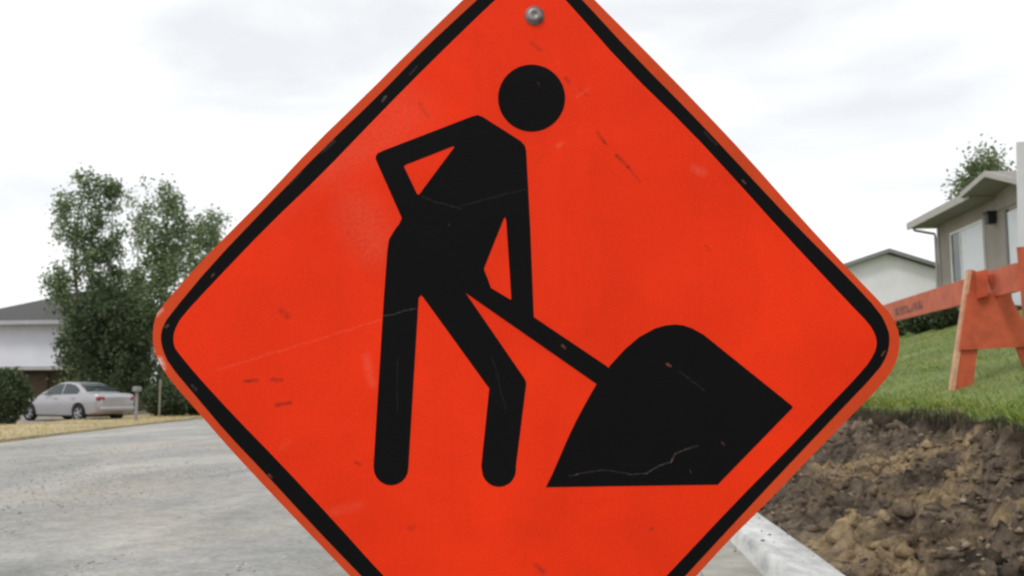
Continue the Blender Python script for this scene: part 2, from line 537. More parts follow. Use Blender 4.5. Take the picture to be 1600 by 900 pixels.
cs = .005 + .017 * RNG.random(n) ** 3 + .022 * RNG.random(n) ** 25
cz = bank_z(cu, np.minimum(cv, edge_v(cu) - .2)) + cs * .15
m_ = 170                                   # crumbs spilt on the kerb and into the gutter
ku = RNG.uniform(3.5, 12, m_); kt = RNG.random(m_) ** 3.5
kv = KERB_V1 + .02 - kt * .5
kz = np.where(kv > KERB_V0 + .02, KERB_H + .004, .008); ks = .004 + .010 * RNG.random(m_) ** 3
kk = (kv > KERB_V0 + .02) | (kv < KERB_V0 - .04)
cu, cv, cz, cs = (np.concatenate([p_, q_[kk]]) for p_, q_ in ((cu, ku), (cv, kv), (cz, kz), (cs, ks)))
cp = np.stack([cv * CT + cu * ST, -cv * ST + cu * CT, cz], -1)
clods = link('dirt_clods', scatter_lumps('dirt_clods', cp, cs, .9), M['clod'])
n = 1100
du_ = 3.5 + RNG.random(n) ** 1.3 * 10; dv_ = RNG.uniform(1.25, 2.9, n)
ds_ = .022 + .05 * RNG.random(n) ** 3
dz_ = bank_z(du_, np.minimum(dv_, edge_v(du_) - .2)) - ds_ * .1
big = scatter_lumps('dirt_lumps', np.stack([dv_ * CT + du_ * ST, -dv_ * ST + du_ * CT, dz_], -1), ds_, .8, 12)
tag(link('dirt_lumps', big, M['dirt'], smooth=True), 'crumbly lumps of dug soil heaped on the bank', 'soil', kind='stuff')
tag(clods, 'loose clods of brown soil scattered over the dirt bank', 'soil', kind='stuff')

# gravel on the road
def gravel_mat():
    m, t, b = new_mat('grey_gravel')
    gmt = N(t, 'ShaderNodeNewGeometry')
    c = ramp(t, gmt.outputs['Random Per Island'], [(0, (0.24, 0.24, 0.23)), (.5, (0.38, 0.37, 0.35)), (1, (0.55, 0.53, 0.49))])
    t.links.new(c, b.inputs['Base Color']); b.inputs['Roughness'].default_value = 0.95
    return m
M['gravel'] = gravel_mat()
n = 26000
gy = 3.5 + RNG.random(n) ** 1.6 * 15; gx = RNG.uniform(-.62, .12, n) * gy
gu, gv = gy * CT + gx * ST, gx * CT - gy * ST
keep = (gv < .55) & (vnoise(gu * .35 + 11, gv * 1.3 + 4) + .8 * vnoise(gu * .9, gv * 3.1) + RNG.uniform(-.25, .25, n) > .02)
gx, gy = gx[keep], gy[keep]; n = len(gx)
gs = .0045 + .012 * RNG.random(n) ** 3
gp = np.stack([gx, gy, gs * .2], -1)
gr = link('road_gravel', scatter_lumps('road_gravel', gp, gs, .6, 8), M['gravel'])
tag(gr, 'fine loose grey gravel strewn over the road', 'gravel', kind='stuff')

# grass blades
def blades(name, px, py, pz, h, wd, lean, seed=1):
    r = np.random.default_rng(seed)
    n = len(px)
    a = r.uniform(0, 2 * PI, n); b = r.uniform(0, 2 * PI, n)
    base = np.stack([px, py, pz], -1)
    side = np.stack([np.cos(a), np.sin(a), np.zeros(n)], -1) * (wd / 2)[:, None]
    ln = np.stack([np.cos(b), np.sin(b), np.zeros(n)], -1) * (lean * h)[:, None]
    up = np.stack([np.zeros(n), np.zeros(n), h], -1)
    v = np.stack([base - side, base + side, base + ln * .35 + up * .6 + side * .6, base + ln + up * .95], 1)
    i = np.arange(n)[:, None] * 4
    return np_mesh(name, v.reshape(-1, 3), np.concatenate([i, i + 1, i + 2, i + 3], 1))

M['blade'] = leaf_mat('grass_blades', [(0.095, 0.15, 0.03), (0.165, 0.245, 0.052), (0.25, 0.31, 0.082), (0.42, 0.39, 0.16)], 0.35)
n = 120000
bu = 5.5 + RNG.random(n) ** 1.7 * 27
bv = edge_v(bu) - .03 + RNG.random(n) ** 1.6 * 7.5
far = np.clip((bu - 5) / 20, 0, 1)
bh = RNG.uniform(.012, .034, n) * (1 + .5 * far) + .05 * (RNG.random(n) ** 7)
bh += np.where(bv - edge_v(bu) < .12, RNG.uniform(0, .05, n), 0)
keep = vnoise(bu * 1.4, bv * 1.4) + RNG.uniform(-.5, .6, n) > -.25
bu, bv, bh, far = bu[keep], bv[keep], bh[keep], far[keep]
bz = lawn_z(bu, bv) - .012
gb = link('lawn_grass', blades('lawn_grass', bv * CT + bu * ST, -bv * ST + bu * CT, bz, bh, .005 + .011 * far, RNG.uniform(.1, .9, len(bu))), M['blade'])
tag(gb, 'short green grass covering the sloping lawn', 'grass', kind='stuff')
# roots and grass hanging over the cut
n = 5000
hu = RNG.uniform(5.5, 22, n); hv = edge_v(hu) - RNG.uniform(.0, .10, n)
hz = lawn_z(hu, hv) - RNG.uniform(0, .05, n)
hm = blades('turf_fringe', hv * CT + hu * ST, -hv * ST + hu * CT, hz, -RNG.uniform(.02, .13, n), np.full(n, .008), -RNG.uniform(.05, .5, n), 4)
tag(link('turf_fringe', hm, leaf_mat('roots_and_turf', [(0.04, 0.034, 0.024), (0.07, 0.058, 0.04), (0.08, 0.09, 0.04), (0.16, 0.13, 0.08)], .15)), 'fringe of roots and turf hanging over the cut edge', 'turf', kind='stuff')
n = 9000
yk = RNG.uniform(17, 40, n); tt = RNG.random(n) ** 1.4
xk = np.interp(yk, [p[1] for p in EDGE_L], [p[0] for p in EDGE_L]) - .05 - tt * 6.5
keep = (vnoise(xk * .8, yk * .8) + RNG.uniform(-.4, .4, n) > -.1) & ~((tt > .5) & (yk > 28) & (RNG.random(n) < .8))
xk, yk = xk[keep], yk[keep]
gb2 = link('dry_grass', blades('dry_grass', xk, yk, np.where(tt[keep] < .5, .05, -.03), RNG.uniform(.03, .09, len(xk)), np.full(len(xk), .022), RNG.uniform(.2, .9, len(xk)), 9),
           leaf_mat('dry_grass_blades', [(0.60, 0.46, 0.25), (0.52, 0.42, 0.23), (0.32, 0.31, 0.15), (0.64, 0.52, 0.3)], .2))
tag(gb2, 'dry yellowed grass along the far side of the street', 'grass', kind='stuff')

# ------------------------------------------------------------------ the road-work sign
SC = Vector((0.024, 1.255, 1.066))
srot = Matrix.Rotation(R(2.4), 3, 'Z') @ Matrix.Rotation(R(1.5), 3, 'X')
sex, sey, sez = srot @ Vector((1, 0, 0)), srot @ Vector((0, 1, 0)), srot @ Vector((0, 0, 1))

def sg(px, py):
    """photograph pixel -> (x, z) in metres on the sign's face"""
    d = ray(px, py); o = Vector((0, 0, CAM_H))
    k_ = (SC - o).dot(sey) / d.dot(sey)
    p = o + d * k_ - SC
    return (p.dot(sex), p.dot(sez))

def smooth_loop(pts, it=2):
    for _ in range(it):
        o = []
        for i in range(len(pts)):
            a, b = pts[i], pts[(i + 1) % len(pts)]
            o += [(a[0] * .75 + b[0] * .25, a[1] * .75 + b[1] * .25), (a[0] * .25 + b[0] * .75, a[1] * .25 + b[1] * .75)]
        pts = o
    return pts

def arc(cx, cy, r, a0, a1, n=12):
    return [(cx + r * math.cos(R(a0 + (a1 - a0) * i / n)), cy + r * math.sin(R(a0 + (a1 - a0) * i / n))) for i in range(n + 1)]

OUTER = [(238, 525), (241, 501), (248, 484), (309, 414), (358, 364), (420, 302), (489, 228), (571, 149), (637, 83), (723, 0),
         (780, -54), (805, -74), (832, -82), (858, -72), (882, -50),
         (929, 0), (989, 60), (1090, 163), (1169, 247), (1251, 340), (1324, 419), (1387, 484), (1402, 509), (1407, 537), (1399, 572),
         (1377, 602), (1324, 656), (1262, 719), (1191, 793), (1138, 845), (1089, 899),
         (960, 1040), (870, 1136), (840, 1158), (810, 1160), (780, 1146), (690, 1053),
         (547, 900), (470, 820), (393, 738), (351, 692), (307, 641), (269, 598), (250, 570), (241, 548)]
BAND_O = [(251, 527), (254, 512), (263, 495), (331, 413), (420, 320), (500, 237), (593, 148), (659, 80), (745, 0),
          (794, -44), (812, -60), (832, -66), (851, -58), (868, -42),
          (910, 0), (989, 86), (1088, 186), (1169, 273), (1241, 350), (1324, 433), (1374, 487), (1388, 515), (1390, 533), (1386, 555), (1371, 580),
          (1307, 647), (1250, 707), (1171, 791), (1071, 899),
          (950, 1030), (862, 1122), (838, 1140), (812, 1142), (788, 1128), (700, 1038),
          (565, 900), (490, 822), (413, 738), (355, 677), (307, 620), (264, 569), (254, 545)]
BAND_I = [(271, 527), (273, 516), (283, 496), (331, 444), (420, 351), (500, 275), (595, 176), (670, 100), (773, 0),
          (806, -28), (818, -38), (832, -42), (845, -37), (858, -26),
          (884, 0), (978, 107), (1077, 203), (1158, 291), (1219, 359), (1324, 471), (1358, 506), (1368, 524), (1370, 538), (1366, 553), (1350, 577),
          (1284, 646), (1233, 700), (1149, 785), (1042, 899),
          (936, 1010), (854, 1098), (835, 1112), (815, 1113), (796, 1102), (712, 1016),
          (599, 900), (520, 812), (438, 724), (364, 648), (309, 588), (280, 553), (272, 541)]
OUTER, BAND_O, BAND_I = (smooth_loop(x, 1) for x in (OUTER, BAND_O, BAND_I))

def sheet(name, loops, off, mat, parent, thick=0.0):
    """flat printed shape on the sign face (loops of pixels; later loops are holes); off = metres proud of the panel"""
    L = [[Vector((*sg(*p), 0)) for p in lp] for lp in loops]
    flat = [v for l in L for v in l]
    tris = tessellate_polygon(L)
    bm = bmesh.new()
    vs = [bm.verts.new((v.x, -off, v.y)) for v in flat]
    for t_ in tris:
        try: bm.faces.new([vs[i] for i in t_])
        except ValueError: pass
    for f in bm.faces:
        f.normal_update()
        if f.normal.y > 0: f.normal_flip()
    if thick:
        r = bmesh.ops.extrude_face_region(bm, geom=list(bm.faces))
        for v in [x for x in r['geom'] if isinstance(x, bmesh.types.BMVert)]: v.co.y += thick
        bmesh.ops.recalc_face_normals(bm, faces=bm.faces)
    me = bpy.data.meshes.new(name); bm.to_mesh(me); bm.free()
    return link(name, me, mat, parent)

def seg_mask(t, vec, a, b, wid, soft=2.2):
    """soft mask round the line a-b (pixels), for one scratch, scuff or painted sheen patch"""
    ax, az = sg(*a); bx, bz = sg(*b)
    A, B = Vector((ax, 0, az)), Vector((bx, 0, bz))
    d = B - A; L2 = max(d.length_squared, 1e-9)
    s1 = N(t, 'ShaderNodeVectorMath', operation='SUBTRACT'); t.links.new(vec, s1.inputs[0]); s1.inputs[1].default_value = A
    dt = N(t, 'ShaderNodeVectorMath', operation='DOT_PRODUCT'); t.links.new(s1.outputs[0], dt.inputs[0]); dt.inputs[1].default_value = d / L2
    k_ = mth(t, 'MAXIMUM', mth(t, 'MINIMUM', dt.outputs['Value'], 1.0), 0.0)
    sc_ = N(t, 'ShaderNodeVectorMath', operation='SCALE'); sc_.inputs[0].default_value = d; t.links.new(k_, sc_.inputs['Scale'])
    s2 = N(t, 'ShaderNodeVectorMath', operation='SUBTRACT'); t.links.new(s1.outputs[0], s2.inputs[0]); t.links.new(sc_.outputs[0], s2.inputs[1])
    ln = N(t, 'ShaderNodeVectorMath', operation='LENGTH'); t.links.new(s2.outputs[0], ln.inputs[0])
    return mth(t, 'SUBTRACT', 1.0, mth(t, 'DIVIDE', ln.outputs['Value'], max(wid * .75, 2.2) * 0.00084), True)

DARK = [((933, 208), (948, 226), 5, 0.94), ((963, 243), (982, 262), 6, 0.95), ((982, 262), (1000, 284), 4, 0.75), ((384, 596), (402, 594), 6, 0.94), ((424, 592), (440, 594), 6, 0.94),
        ((432, 633), (454, 629), 6, 0.94), ((440, 486), (450, 494), 9, 0.56), ((838, 884), (848, 892), 9, 0.62), ((830, 68), (846, 78), 6, 0.50), ((884, 122), (889, 128), 6, 0.75),
        ((556, 722), (562, 726), 6, 0.62), ((1015, 826), (1021, 826), 5, 0.44), ((1102, 385), (1108, 392), 5, 0.44), ((655, 162), (668, 182), 7, 0.44), ((905, 138), (918, 150), 4, 0.38), ((640, 826), (646, 824), 8, 0.38)]
PALE = [((340, 578), (648, 484), 3.2, .30), ((590, 232), (606, 206), 14, .0), ((560, 330), (585, 380), 75, .26), ((520, 260), (600, 220), 70, .2), ((872, 228), (880, 224), 7, .4), ((1085, 262), (1098, 270), 14, .35),  # scratches and scuffs; the wide ones paint a pale sheen into the colour
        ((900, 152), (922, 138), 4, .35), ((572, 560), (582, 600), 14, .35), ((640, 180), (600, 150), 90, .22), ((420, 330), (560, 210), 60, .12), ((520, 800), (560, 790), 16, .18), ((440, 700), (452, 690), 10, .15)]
PALE_K = [((600, 494), (650, 482), 2.4, .5), ((890, 744), (940, 734), 2.6, .3), ((940, 734), (985, 741), 2.6, .3), ((985, 741), (1010, 740), 2.4, .35),
          ((1010, 740), (1030, 727), 2.6, .5), ((1030, 727), (1048, 722), 2.4, .55), ((1048, 722), (1055, 708), 2.6, .5), ((1055, 708), (1072, 702), 2.6, .5), ((1072, 702), (1090, 696), 2.4, .4),
          ((660, 308), (690, 318), 2.4, .2), ((690, 318), (720, 326), 2.2, .22), ((720, 322), (820, 296), 2.2, .16), ((598, 158), (604, 151), 4, .7), ((259, 511), (262, 508), 4, .7), ((1060, 580), (1100, 610), 2.2, .2),
          ((500, 236), (520, 222), 7, .22), ((300, 602), (306, 609), 4, .3), ((640, 116), (652, 104), 3, .25), ((450, 290), (470, 270), 3, .2), ((1100, 206), (1120, 226), 2.4, .22), ((620, 640), (622, 560), 2.2, .12), ((770, 560), (790, 640), 2.2, .12)]
CHIP_K = [((878, 539), (882, 544), 4.2, .75), ((1042, 568), (1047, 571), 4.2, .7), ((1128, 692), (1131, 696), 3.6, .6), ((1160, 282), (1164, 286), 3.6, .6), ((1048, 721), (1050, 719), 3.6, .7),
          ((900, 742), (903, 741), 3, .5), ((1078, 734), (1080, 738), 3, .45), ((700, 350), (702, 352), 3, .35), ((840, 130), (842, 133), 3, .3), ((1378, 556), (1382, 550), 3.4, .5), ((330, 432), (334, 428), 3.4, .5), ((420, 742), (424, 746), 3.4, .5)]

def sign_mat(name, col, marks, rough=0.42, spec=0.35, fade=None):
    m, t, b = new_mat(name)
    vec = coords(t)
    wn = N(t, 'ShaderNodeTexNoise'); wn.inputs['Scale'].default_value = 55; wn.inputs['Detail'].default_value = 4
    t.links.new(vec, wn.inputs['Vector'])
    off = N(t, 'ShaderNodeVectorMath', operation='MULTIPLY_ADD')
    t.links.new(wn.outputs['Color'], off.inputs[0]); off.inputs[1].default_value = (.006, 0, .006); off.inputs[2].default_value = (-.003, 0, -.003)
    ad = N(t, 'ShaderNodeVectorMath', operation='ADD'); t.links.new(vec, ad.inputs[0]); t.links.new(off.outputs[0], ad.inputs[1])
    v2 = ad.outputs[0]
    blot = noise_node(t, vec, 5.0, 5, 0.6, 0.5)
    c = ramp(t, blot, [(0.3, tuple(x * .86 for x in col)), (0.7, tuple(min(1, x * 1.07) for x in col))])
    grain = ramp(t, noise_node(t, vec, 420, 2, .5), [(0.3, 0.93), (0.7, 1.05)])          # sheeting grain
    c = mixc(t, 1.0, c, grain, 'MULTIPLY')
    sv_ = N(t, 'ShaderNodeMapping'); sv_.inputs['Scale'].default_value = (38, 1, 2.2); t.links.new(vec, sv_.inputs['Vector'])
    run = ramp(t, noise_node(t, sv_.outputs[0], 1.0, 4, .6), [(0.55, 0.0), (0.75, 0.16)])   # dried rain runs
    c = mixc(t, run, c, tuple(x * .72 + .003 for x in col))
    if fade:
        c = mixc(t, mth(t, 'MULTIPLY', noise_node(t, vec, 2.2, 3), .35, True), c, fade)
    # fine grime speckle and hairline wear
    spk = ramp(t, noise_node(t, vec, 140, 3, .6), [(0.66, 0.0), (0.76, 0.55)])
    c = mixc(t, mth(t, 'MULTIPLY', spk, ramp(t, noise_node(t, vec, 9, 4), [(0.45, 0.0), (0.65, 1.0)])), c, tuple(x * .55 + .01 for x in col))
    hv = N(t, 'ShaderNodeMapping'); hv.inputs['Rotation'].default_value = (0, R(28), 0); hv.inputs['Scale'].default_value = (3, 1, 160)
    t.links.new(vec, hv.inputs['Vector'])
    hair = ramp(t, noise_node(t, hv.outputs[0], 1.5, 3, .5), [(0.69, 0.0), (0.74, 0.22)])
    c = mixc(t, hair, c, tuple(min(1, x * 1.1 + .012) for x in col))
    n_ = noise_node(t, vec, 220, 3)
    brk = ramp(t, n_, [(0.35, 0.35), (0.6, 1.0)])
    for ms, cc in marks:
        for a, b_, wd, op in ms:
            if op <= 0: continue
            k_ = mth(t, 'MULTIPLY', mth(t, 'MULTIPLY', seg_mask(t, v2, a, b_, wd), op), brk)
            c = mixc(t, k_, c, cc)
    t.links.new(c, b.inputs['Base Color'])
    rr = ramp(t, noise_node(t, vec, 14, 5), [(0.3, rough - .08), (0.7, rough + .12)])
    t.links.new(rr, b.inputs['Roughness'])
    b.inputs['Specular IOR Level'].default_value = spec
    bump(t, b, noise_node(t, vec, 3.5, 3), 0.12, 0.02)
    return m
RED = (0.89, 0.037, 0.006)
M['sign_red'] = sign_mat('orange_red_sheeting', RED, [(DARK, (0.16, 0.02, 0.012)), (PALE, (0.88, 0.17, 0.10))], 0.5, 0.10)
M['sign_rim'] = sign_mat('worn_orange_rim', (0.66, 0.066, 0.016), [([((249, 562), (254, 575), 10, .8), ((246, 492), (252, 484), 7, .5)], (0.7, 0.6, 0.55))], 0.6, 0.12)
M['sign_black'] = sign_mat('black_print', (0.006, 0.006, 0.0066), [(PALE_K, (0.20, 0.16, 0.14)), (CHIP_K, (0.36, 0.14, 0.09))], 0.5, 0.05)
M['sign_back'] = surf('bare_aluminium', (0.55, 0.55, 0.56), 0.45, 0.1, 6, 0.05, metal=0.8)

sign = empty('road_work_sign', (SC.x, SC.y + .02, 0.0))
tag(sign, 'large orange-red diamond road work sign with black digging worker symbol', 'road sign')
sm = Matrix.LocRotScale(SC, srot.to_quaternion(), None)
inv = Matrix.Translation(sign.location).inverted()
panel = sheet('sign_panel', [OUTER], 0.0, M['sign_rim'], sign, 0.003)
panel.matrix_local = inv @ sm
face = sheet('red_field', [BAND_I], 0.0005, M['sign_red'], panel)
band = sheet('black_border', [BAND_O, list(BAND_I)], 0.0005, M['sign_black'], panel)
head = sheet('worker_head', [arc(830.5, 153.5, 52.3, 0, 352.5, 47)], 0.001, M['sign_black'], panel)
BODY = ([(756, 184), (814, 221), (820, 228), (822, 236), (828, 350), (834, 500), (834, 503), (812, 491), (798, 482)]
        + [(727, 457)] + [(817, 588), (821, 594), (822, 600), (806, 728)] + arc(779.5, 734, 26.5, 0, 180, 10)
        + [(752, 728), (764.5, 607), (661, 464), (658, 461), (654, 466)] + [(638.5, 722)] + arc(611, 731, 27, 0, 180, 10)
        + [(584, 724), (600, 464), (605.5, 390), (608, 374), (617, 359), (624, 350), (628, 341), (588, 251), (587, 245), (590, 240), (598, 236), (738, 182), (747, 180)])
HOLE1 = [(631, 260), (634, 257.5), (708, 228.5), (710, 230), (655, 304), (652, 304)]
HOLE2 = [(789, 339), (791, 345), (796, 420), (799, 468), (797, 468), (767, 450), (762, 436), (756, 421), (757, 417), (772, 379), (787, 342)]
body = sheet('worker_body', [BODY, HOLE1, HOLE2], 0.001, M['sign_black'], panel)
handle = sheet('shovel_handle', [[(766, 450), (949, 573), (960, 600), (931, 599), (727, 457), (740, 440)]], 0.0014, M['sign_black'], panel)
PILE = [(853, 761), (862, 743), (875, 713), (888, 683), (901, 656), (916, 628), (932, 600), (954, 570), (976, 546), (998, 527), (1024, 513), (1040, 508.5), (1055, 507), (1068, 508.5),
        (1082, 513.5), (1099, 523), (1237, 634), (1238, 637), (1123, 755), (1121, 757)]
pile = sheet('dirt_pile', [PILE], 0.001, M['sign_black'], panel)
bx, bz = sg(835, 25)
mb = MB()
Mx = Matrix.Translation((bx, 0, bz)) @ Matrix.Rotation(R(90), 4, 'X')
mb.lathe([(.0132, .0), (.0132, .0016), (.0112, .002), (.0105, .0046), (.0080, .0062), (.0035, .0066), (.0030, .0058), (.0005, .0058)], 24, Mx)
bolt = mb.build('bolt_head', M['bolt'], panel, True)
post = MB().box((bx, .026, -.52), (.04, .04, 2 * .52 + .98)).build('post', M['dark_steel'], sign)
post.matrix_local = inv @ Matrix.LocRotScale(Vector((SC.x, SC.y, SC.z)), srot.to_quaternion(), None)
# bring the post down to a cross foot on the road
post.data.vertices.foreach_set('co', np.array([c_ for v in post.data.vertices for c_ in (v.co.x, v.co.y, (bz + .03) if v.co.z > 0 else -1.03)], dtype=np.float32))
fx = post.matrix_local @ Vector((bx, .026, -1.03))
for a in (45, 135):
    ft = MB().box((0, 0, .022 if a == 45 else .0655), (.9, .05, .042), None, .004).build('cross_foot', M['dark_steel'], sign)
    ft.location = (fx.x, fx.y, 0); ft.rotation_euler = (0, 0, R(a))

# ------------------------------------------------------------------ orange barricade on the lawn
M['orange_wood'] = surf('orange_painted_wood', (0.52, 0.105, 0.048), 0.75, 0.28, 5, 0.3, 50, 0.004, sc3=(1, 1, 1))
M['bare_edge'] = surf('worn_plank_edge', (0.60, 0.34, 0.22), 0.85, 0.25, 9, 0.3)
def stencil_mat():
    m, t, b = new_mat('orange_wood_with_worn_print')
    vec = coords(t)
    c = ramp(t, noise_node(t, vec, 5, 5, .6), [(0.3, (0.45, 0.10, 0.05)), (0.7, (0.60, 0.15, 0.075))])
    sx = N(t, 'ShaderNodeSeparateXYZ'); t.links.new(vec, sx.inputs[0])
    # smudged, unreadable dark print near the far end
    inx = mth(t, 'MULTIPLY', mth(t, 'GREATER_THAN', sx.outputs['X'], 3.0), mth(t, 'LESS_THAN', sx.outputs['X'], 4.3))
    inz = mth(t, 'LESS_THAN', mth(t, 'ABSOLUTE', mth(t, 'ADD', sx.outputs['Z'], -.01)), .055)
    st = N(t, 'ShaderNodeMapping'); st.inputs['Scale'].default_value = (9, 1, 6); t.links.new(vec, st.inputs['Vector'])
    let = ramp(t, noise_node(t, st.outputs[0], 1.6, 2, .5), [(0.42, 0.0), (0.5, 0.75)])
    c = mixc(t, mth(t, 'MULTIPLY', mth(t, 'MULTIPLY', inx, inz), let), c, (0.05, 0.03, 0.03))
    t.links.new(c, b.inputs['Base Color']); b.inputs['Roughness'].default_value = 0.75
    bump(t, b, noise_node(t, coords(t, 'Object', (2, 20, 20)), 8, 4), 0.3, 0.004)
    return m
M['rail_wood'] = stencil_mat()

BY = 9.6
foot = at(1491, 611, BY); apex = at(1517, 421, BY)
right = at(1613, 547, BY)
bar = empty('construction_barricade', at(1560, 607, BY))
tag(bar, 'orange wooden A-frame barricade standing on the lawn edge', 'barricade')
bo = bar.location
def loc(p): return Vector(p) - bo
# the frame's own axes: legs spread across the street's direction, board depth along it
DEP = W(1, 0) - W(0, 0)                       # along the street, away
def plank(name, pts, depth, mat, parent=bar):
    return MB().prism([loc(p) for p in pts], DEP * depth).build(name, mat, parent)
P1 = lambda x, y, d=0.0: at(x, y, BY + d)
legL = plank('leg', [P1(1519, 421), P1(1543, 432), P1(1519, 611), P1(1489, 611)], .045, M['orange_wood'])
# long pale edge of the near board's outer side
edge = MB().prism([loc(P1(1513, 421, -.012)), loc(P1(1519, 421, -.012)), loc(P1(1492, 612, -.012)), loc(P1(1485, 612, -.012))], DEP * .07).build('worn_edge', M['bare_edge'], legL)
legR = plank('leg', [P1(1543, 430), P1(1562, 424), P1(1640, 598), P1(1612, 600)], .045, M['orange_wood'])
plate = plank('gusset_board', [P1(1512, 459, -.03), P1(1577, 458, -.03), P1(1618, 541, -.03), P1(1499, 547, -.03)], .028, M['orange_wood'])
P2 = lambda x, y: at(x, y, BY - .08)
br = MB().box((0, 0, 0), (1, 1, 1))
br.bm.clear()
br.prism([loc(P2(1527, 424)), loc(P2(1544, 420)), loc(P2(1544, 462)), loc(P2(1529, 466))], DEP * .05)
br.build('rail_bracket', M['orange_wood'], bar)
# the rail runs along the street, away from the camera to the left
ra0, ra1 = at(1600, 410, BY - 1.4), None
u0, v0 = to_uv(at(1560, 440, BY - .07))
zr = lambda x, y, Y: at(x, y, Y).z
def rail_point(px):
    """depth at which the rail's vertical plane (parallel to the street, turned 3 degrees) meets pixel column px"""
    dv = ray(px, 450); k_ = (px - 800) / F_PX / (dv.y)
    rot = math.tan(R(3.0))
    # v = v0 + (u - u0) * rot ; x = v*CT + u*ST ; y = -v*ST + u*CT ; x = k*y
    A = rot * CT + ST - k_ * (-rot * ST + CT)
    B = k_ * (-(v0 - u0 * rot) * ST) - (v0 - u0 * rot) * CT
    u = B / A
    v = v0 + (u - u0) * rot
    return -v * ST + u * CT
YA, YB = rail_point(1592), rail_point(1330)
A_t, A_b = at(1592, 411, YA), at(1592, 455, YA)
B_t, B_b = at(1330, 494, YB), at(1330, 519, YB)
rail = empty('rail_tmp'); bpy.data.objects.remove(rail)
mb = MB()
ax = (B_t - A_t); ax.z = 0; L_ = ax.length; ax.normalize()
# local frame for the rail: x along, z up, so that the print sits at its far end
rot = math.atan2(ax.y, ax.x)
hA, hB = (A_t.z - A_b.z), (B_t.z - B_b.z)
hm_ = .5 * (hA + hB)
cA, cB = .5 * (A_t.z + A_b.z), .5 * (B_t.z + B_b.z)
mb.prism([(0, 0, -hm_ / 2), (L_, 0, cB - cA - hm_ / 2), (L_, 0, cB - cA + hm_ / 2), (0, 0, hm_ / 2)], (0, .04, 0))
rail = mb.build('rail', M['rail_wood'], bar)
base = Vector((A_t.x, A_t.y, cA))
rail.matrix_local = Matrix.Translation(base - bo) @ Matrix.Rotation(rot, 4, 'Z')
# the far A-frame that carries the rail's other end (behind the sign in the photograph)
fu, fv = to_uv(B_t)
fz = float(lawn_z(np.array([fu]), np.array([fv]))[0])
for sgn in (-1, 1):
    p0 = W(fu - .2, fv + sgn * .05, B_t.z + .06); p1 = W(fu - .2, fv + sgn * .42, fz - .03)
    sd = (W(0, 1) - W(0, 0)) * .07
    MB().prism([loc(p0 - sd), loc(p0 + sd), loc(p1 + sd), loc(p1 - sd)], DEP * .045).build('leg', M['orange_wood'], bar)

# tall marker post at the picture's right edge: orange below, pale grey panel above
mk = empty('marker_post', at(1606, 560, 8.6))
tag(mk, 'orange post topped by a pale grey panel behind the barricade at right', 'post')
mo = mk.location
PM = lambda x, y: at(x, y, 8.6) - mo
zg = float(lawn_z(np.array([to_uv(mo)[0]]), np.array([to_uv(mo)[1]]))[0])
low = PM(1612, 560); low.z = zg - mo.z - .02
lo2 = PM(1628, 560); lo2.z = zg - mo.z - .02
MB().prism([PM(1595, 384), PM(1613, 384), lo2, low], DEP * .09).build('post', M['orange_wood'], mk)
MB().prism([PM(1589, 222), PM(1640, 218), PM(1642, 384), PM(1592, 386)], DEP * .02).build('panel', M['pale_panel'], mk)

# ------------------------------------------------------------------ house on the right
def wbox(u0, u1, v0, v1, z0, z1, o):
    a = [W(u0, v0, z0) - o, W(u1, v0, z0) - o, W(u1, v1, z0) - o, W(u0, v1, z0) - o]
    return a, Vector((0, 0, z1 - z0))
def part_box(name, u0, u1, v0, v1, z0, z1, mat, parent, o):
    a, e = wbox(u0, u1, v0, v1, z0, z1, o)
    return MB().prism(a, e).build(name, mat, parent)

def on_v(px, py, v):
    """the point a pixel shows on the vertical plane that lies v metres right of the camera, along the street"""
    d = ray(px, py); k_ = d.x / d.y
    return at(px, py, v / (k_ * CT - ST))

HV, HU0, HZ0 = 9.05, 12.0, 2.2
HU1 = to_uv(on_v(1467, 380, HV))[0]
EV = 8.45
tip, emid = on_v(1420, 351, EV), on_v(1505, 316, EV)
EZ = .5 * (tip.z + emid.z); UT = to_uv(tip)[0]
HZ1 = EZ - .03
GV = EV - .12
gl, gp_ = on_v(1503, 318, GV), on_v(1540, 269, GV)
GC = to_uv(gp_)[0]; GW = to_uv(gl)[0] - GC; GR = gp_.z - EZ - .10
gr_ = on_v(1587, 280, GV)
SR = (gp_.z - gr_.z) / (GC - to_uv(gr_)[0])      # its nearer slope is the steeper one
GWR = (GR + .02) / SR
gq_ = on_v(1602, 284, GV)
GRW, GRZ = GC - to_uv(gq_)[0], gq_.z + .02
house = empty('taupe_house', W(20, HV, 2.7))
tag(house, 'taupe stucco house with wide eaves and small entry gable above the lawn', 'house')
ho = house.location
part_box('wall', HU0, HU1, HV, HV + 8.0, HZ0, HZ1, M['stucco'], house, ho)
RV = HV + 4.0
SLP = .30
def rz_at(v): return EZ + SLP * (v - EV)
roof = MB()
roof.prism([W(UT, HV - .02, rz_at(HV - .02)) - ho, W(UT, RV, rz_at(RV)) - ho, W(UT, 2 * RV - EV, EZ) - ho, W(UT, 2 * RV - EV, EZ + .10) - ho, W(UT, RV, rz_at(RV) + .12) - ho, W(UT, HV - .02, rz_at(HV - .02) + .10) - ho], W(HU0 - .9, 0) - W(UT, 0))
roof = roof.build('roof', M['shingle'], house)
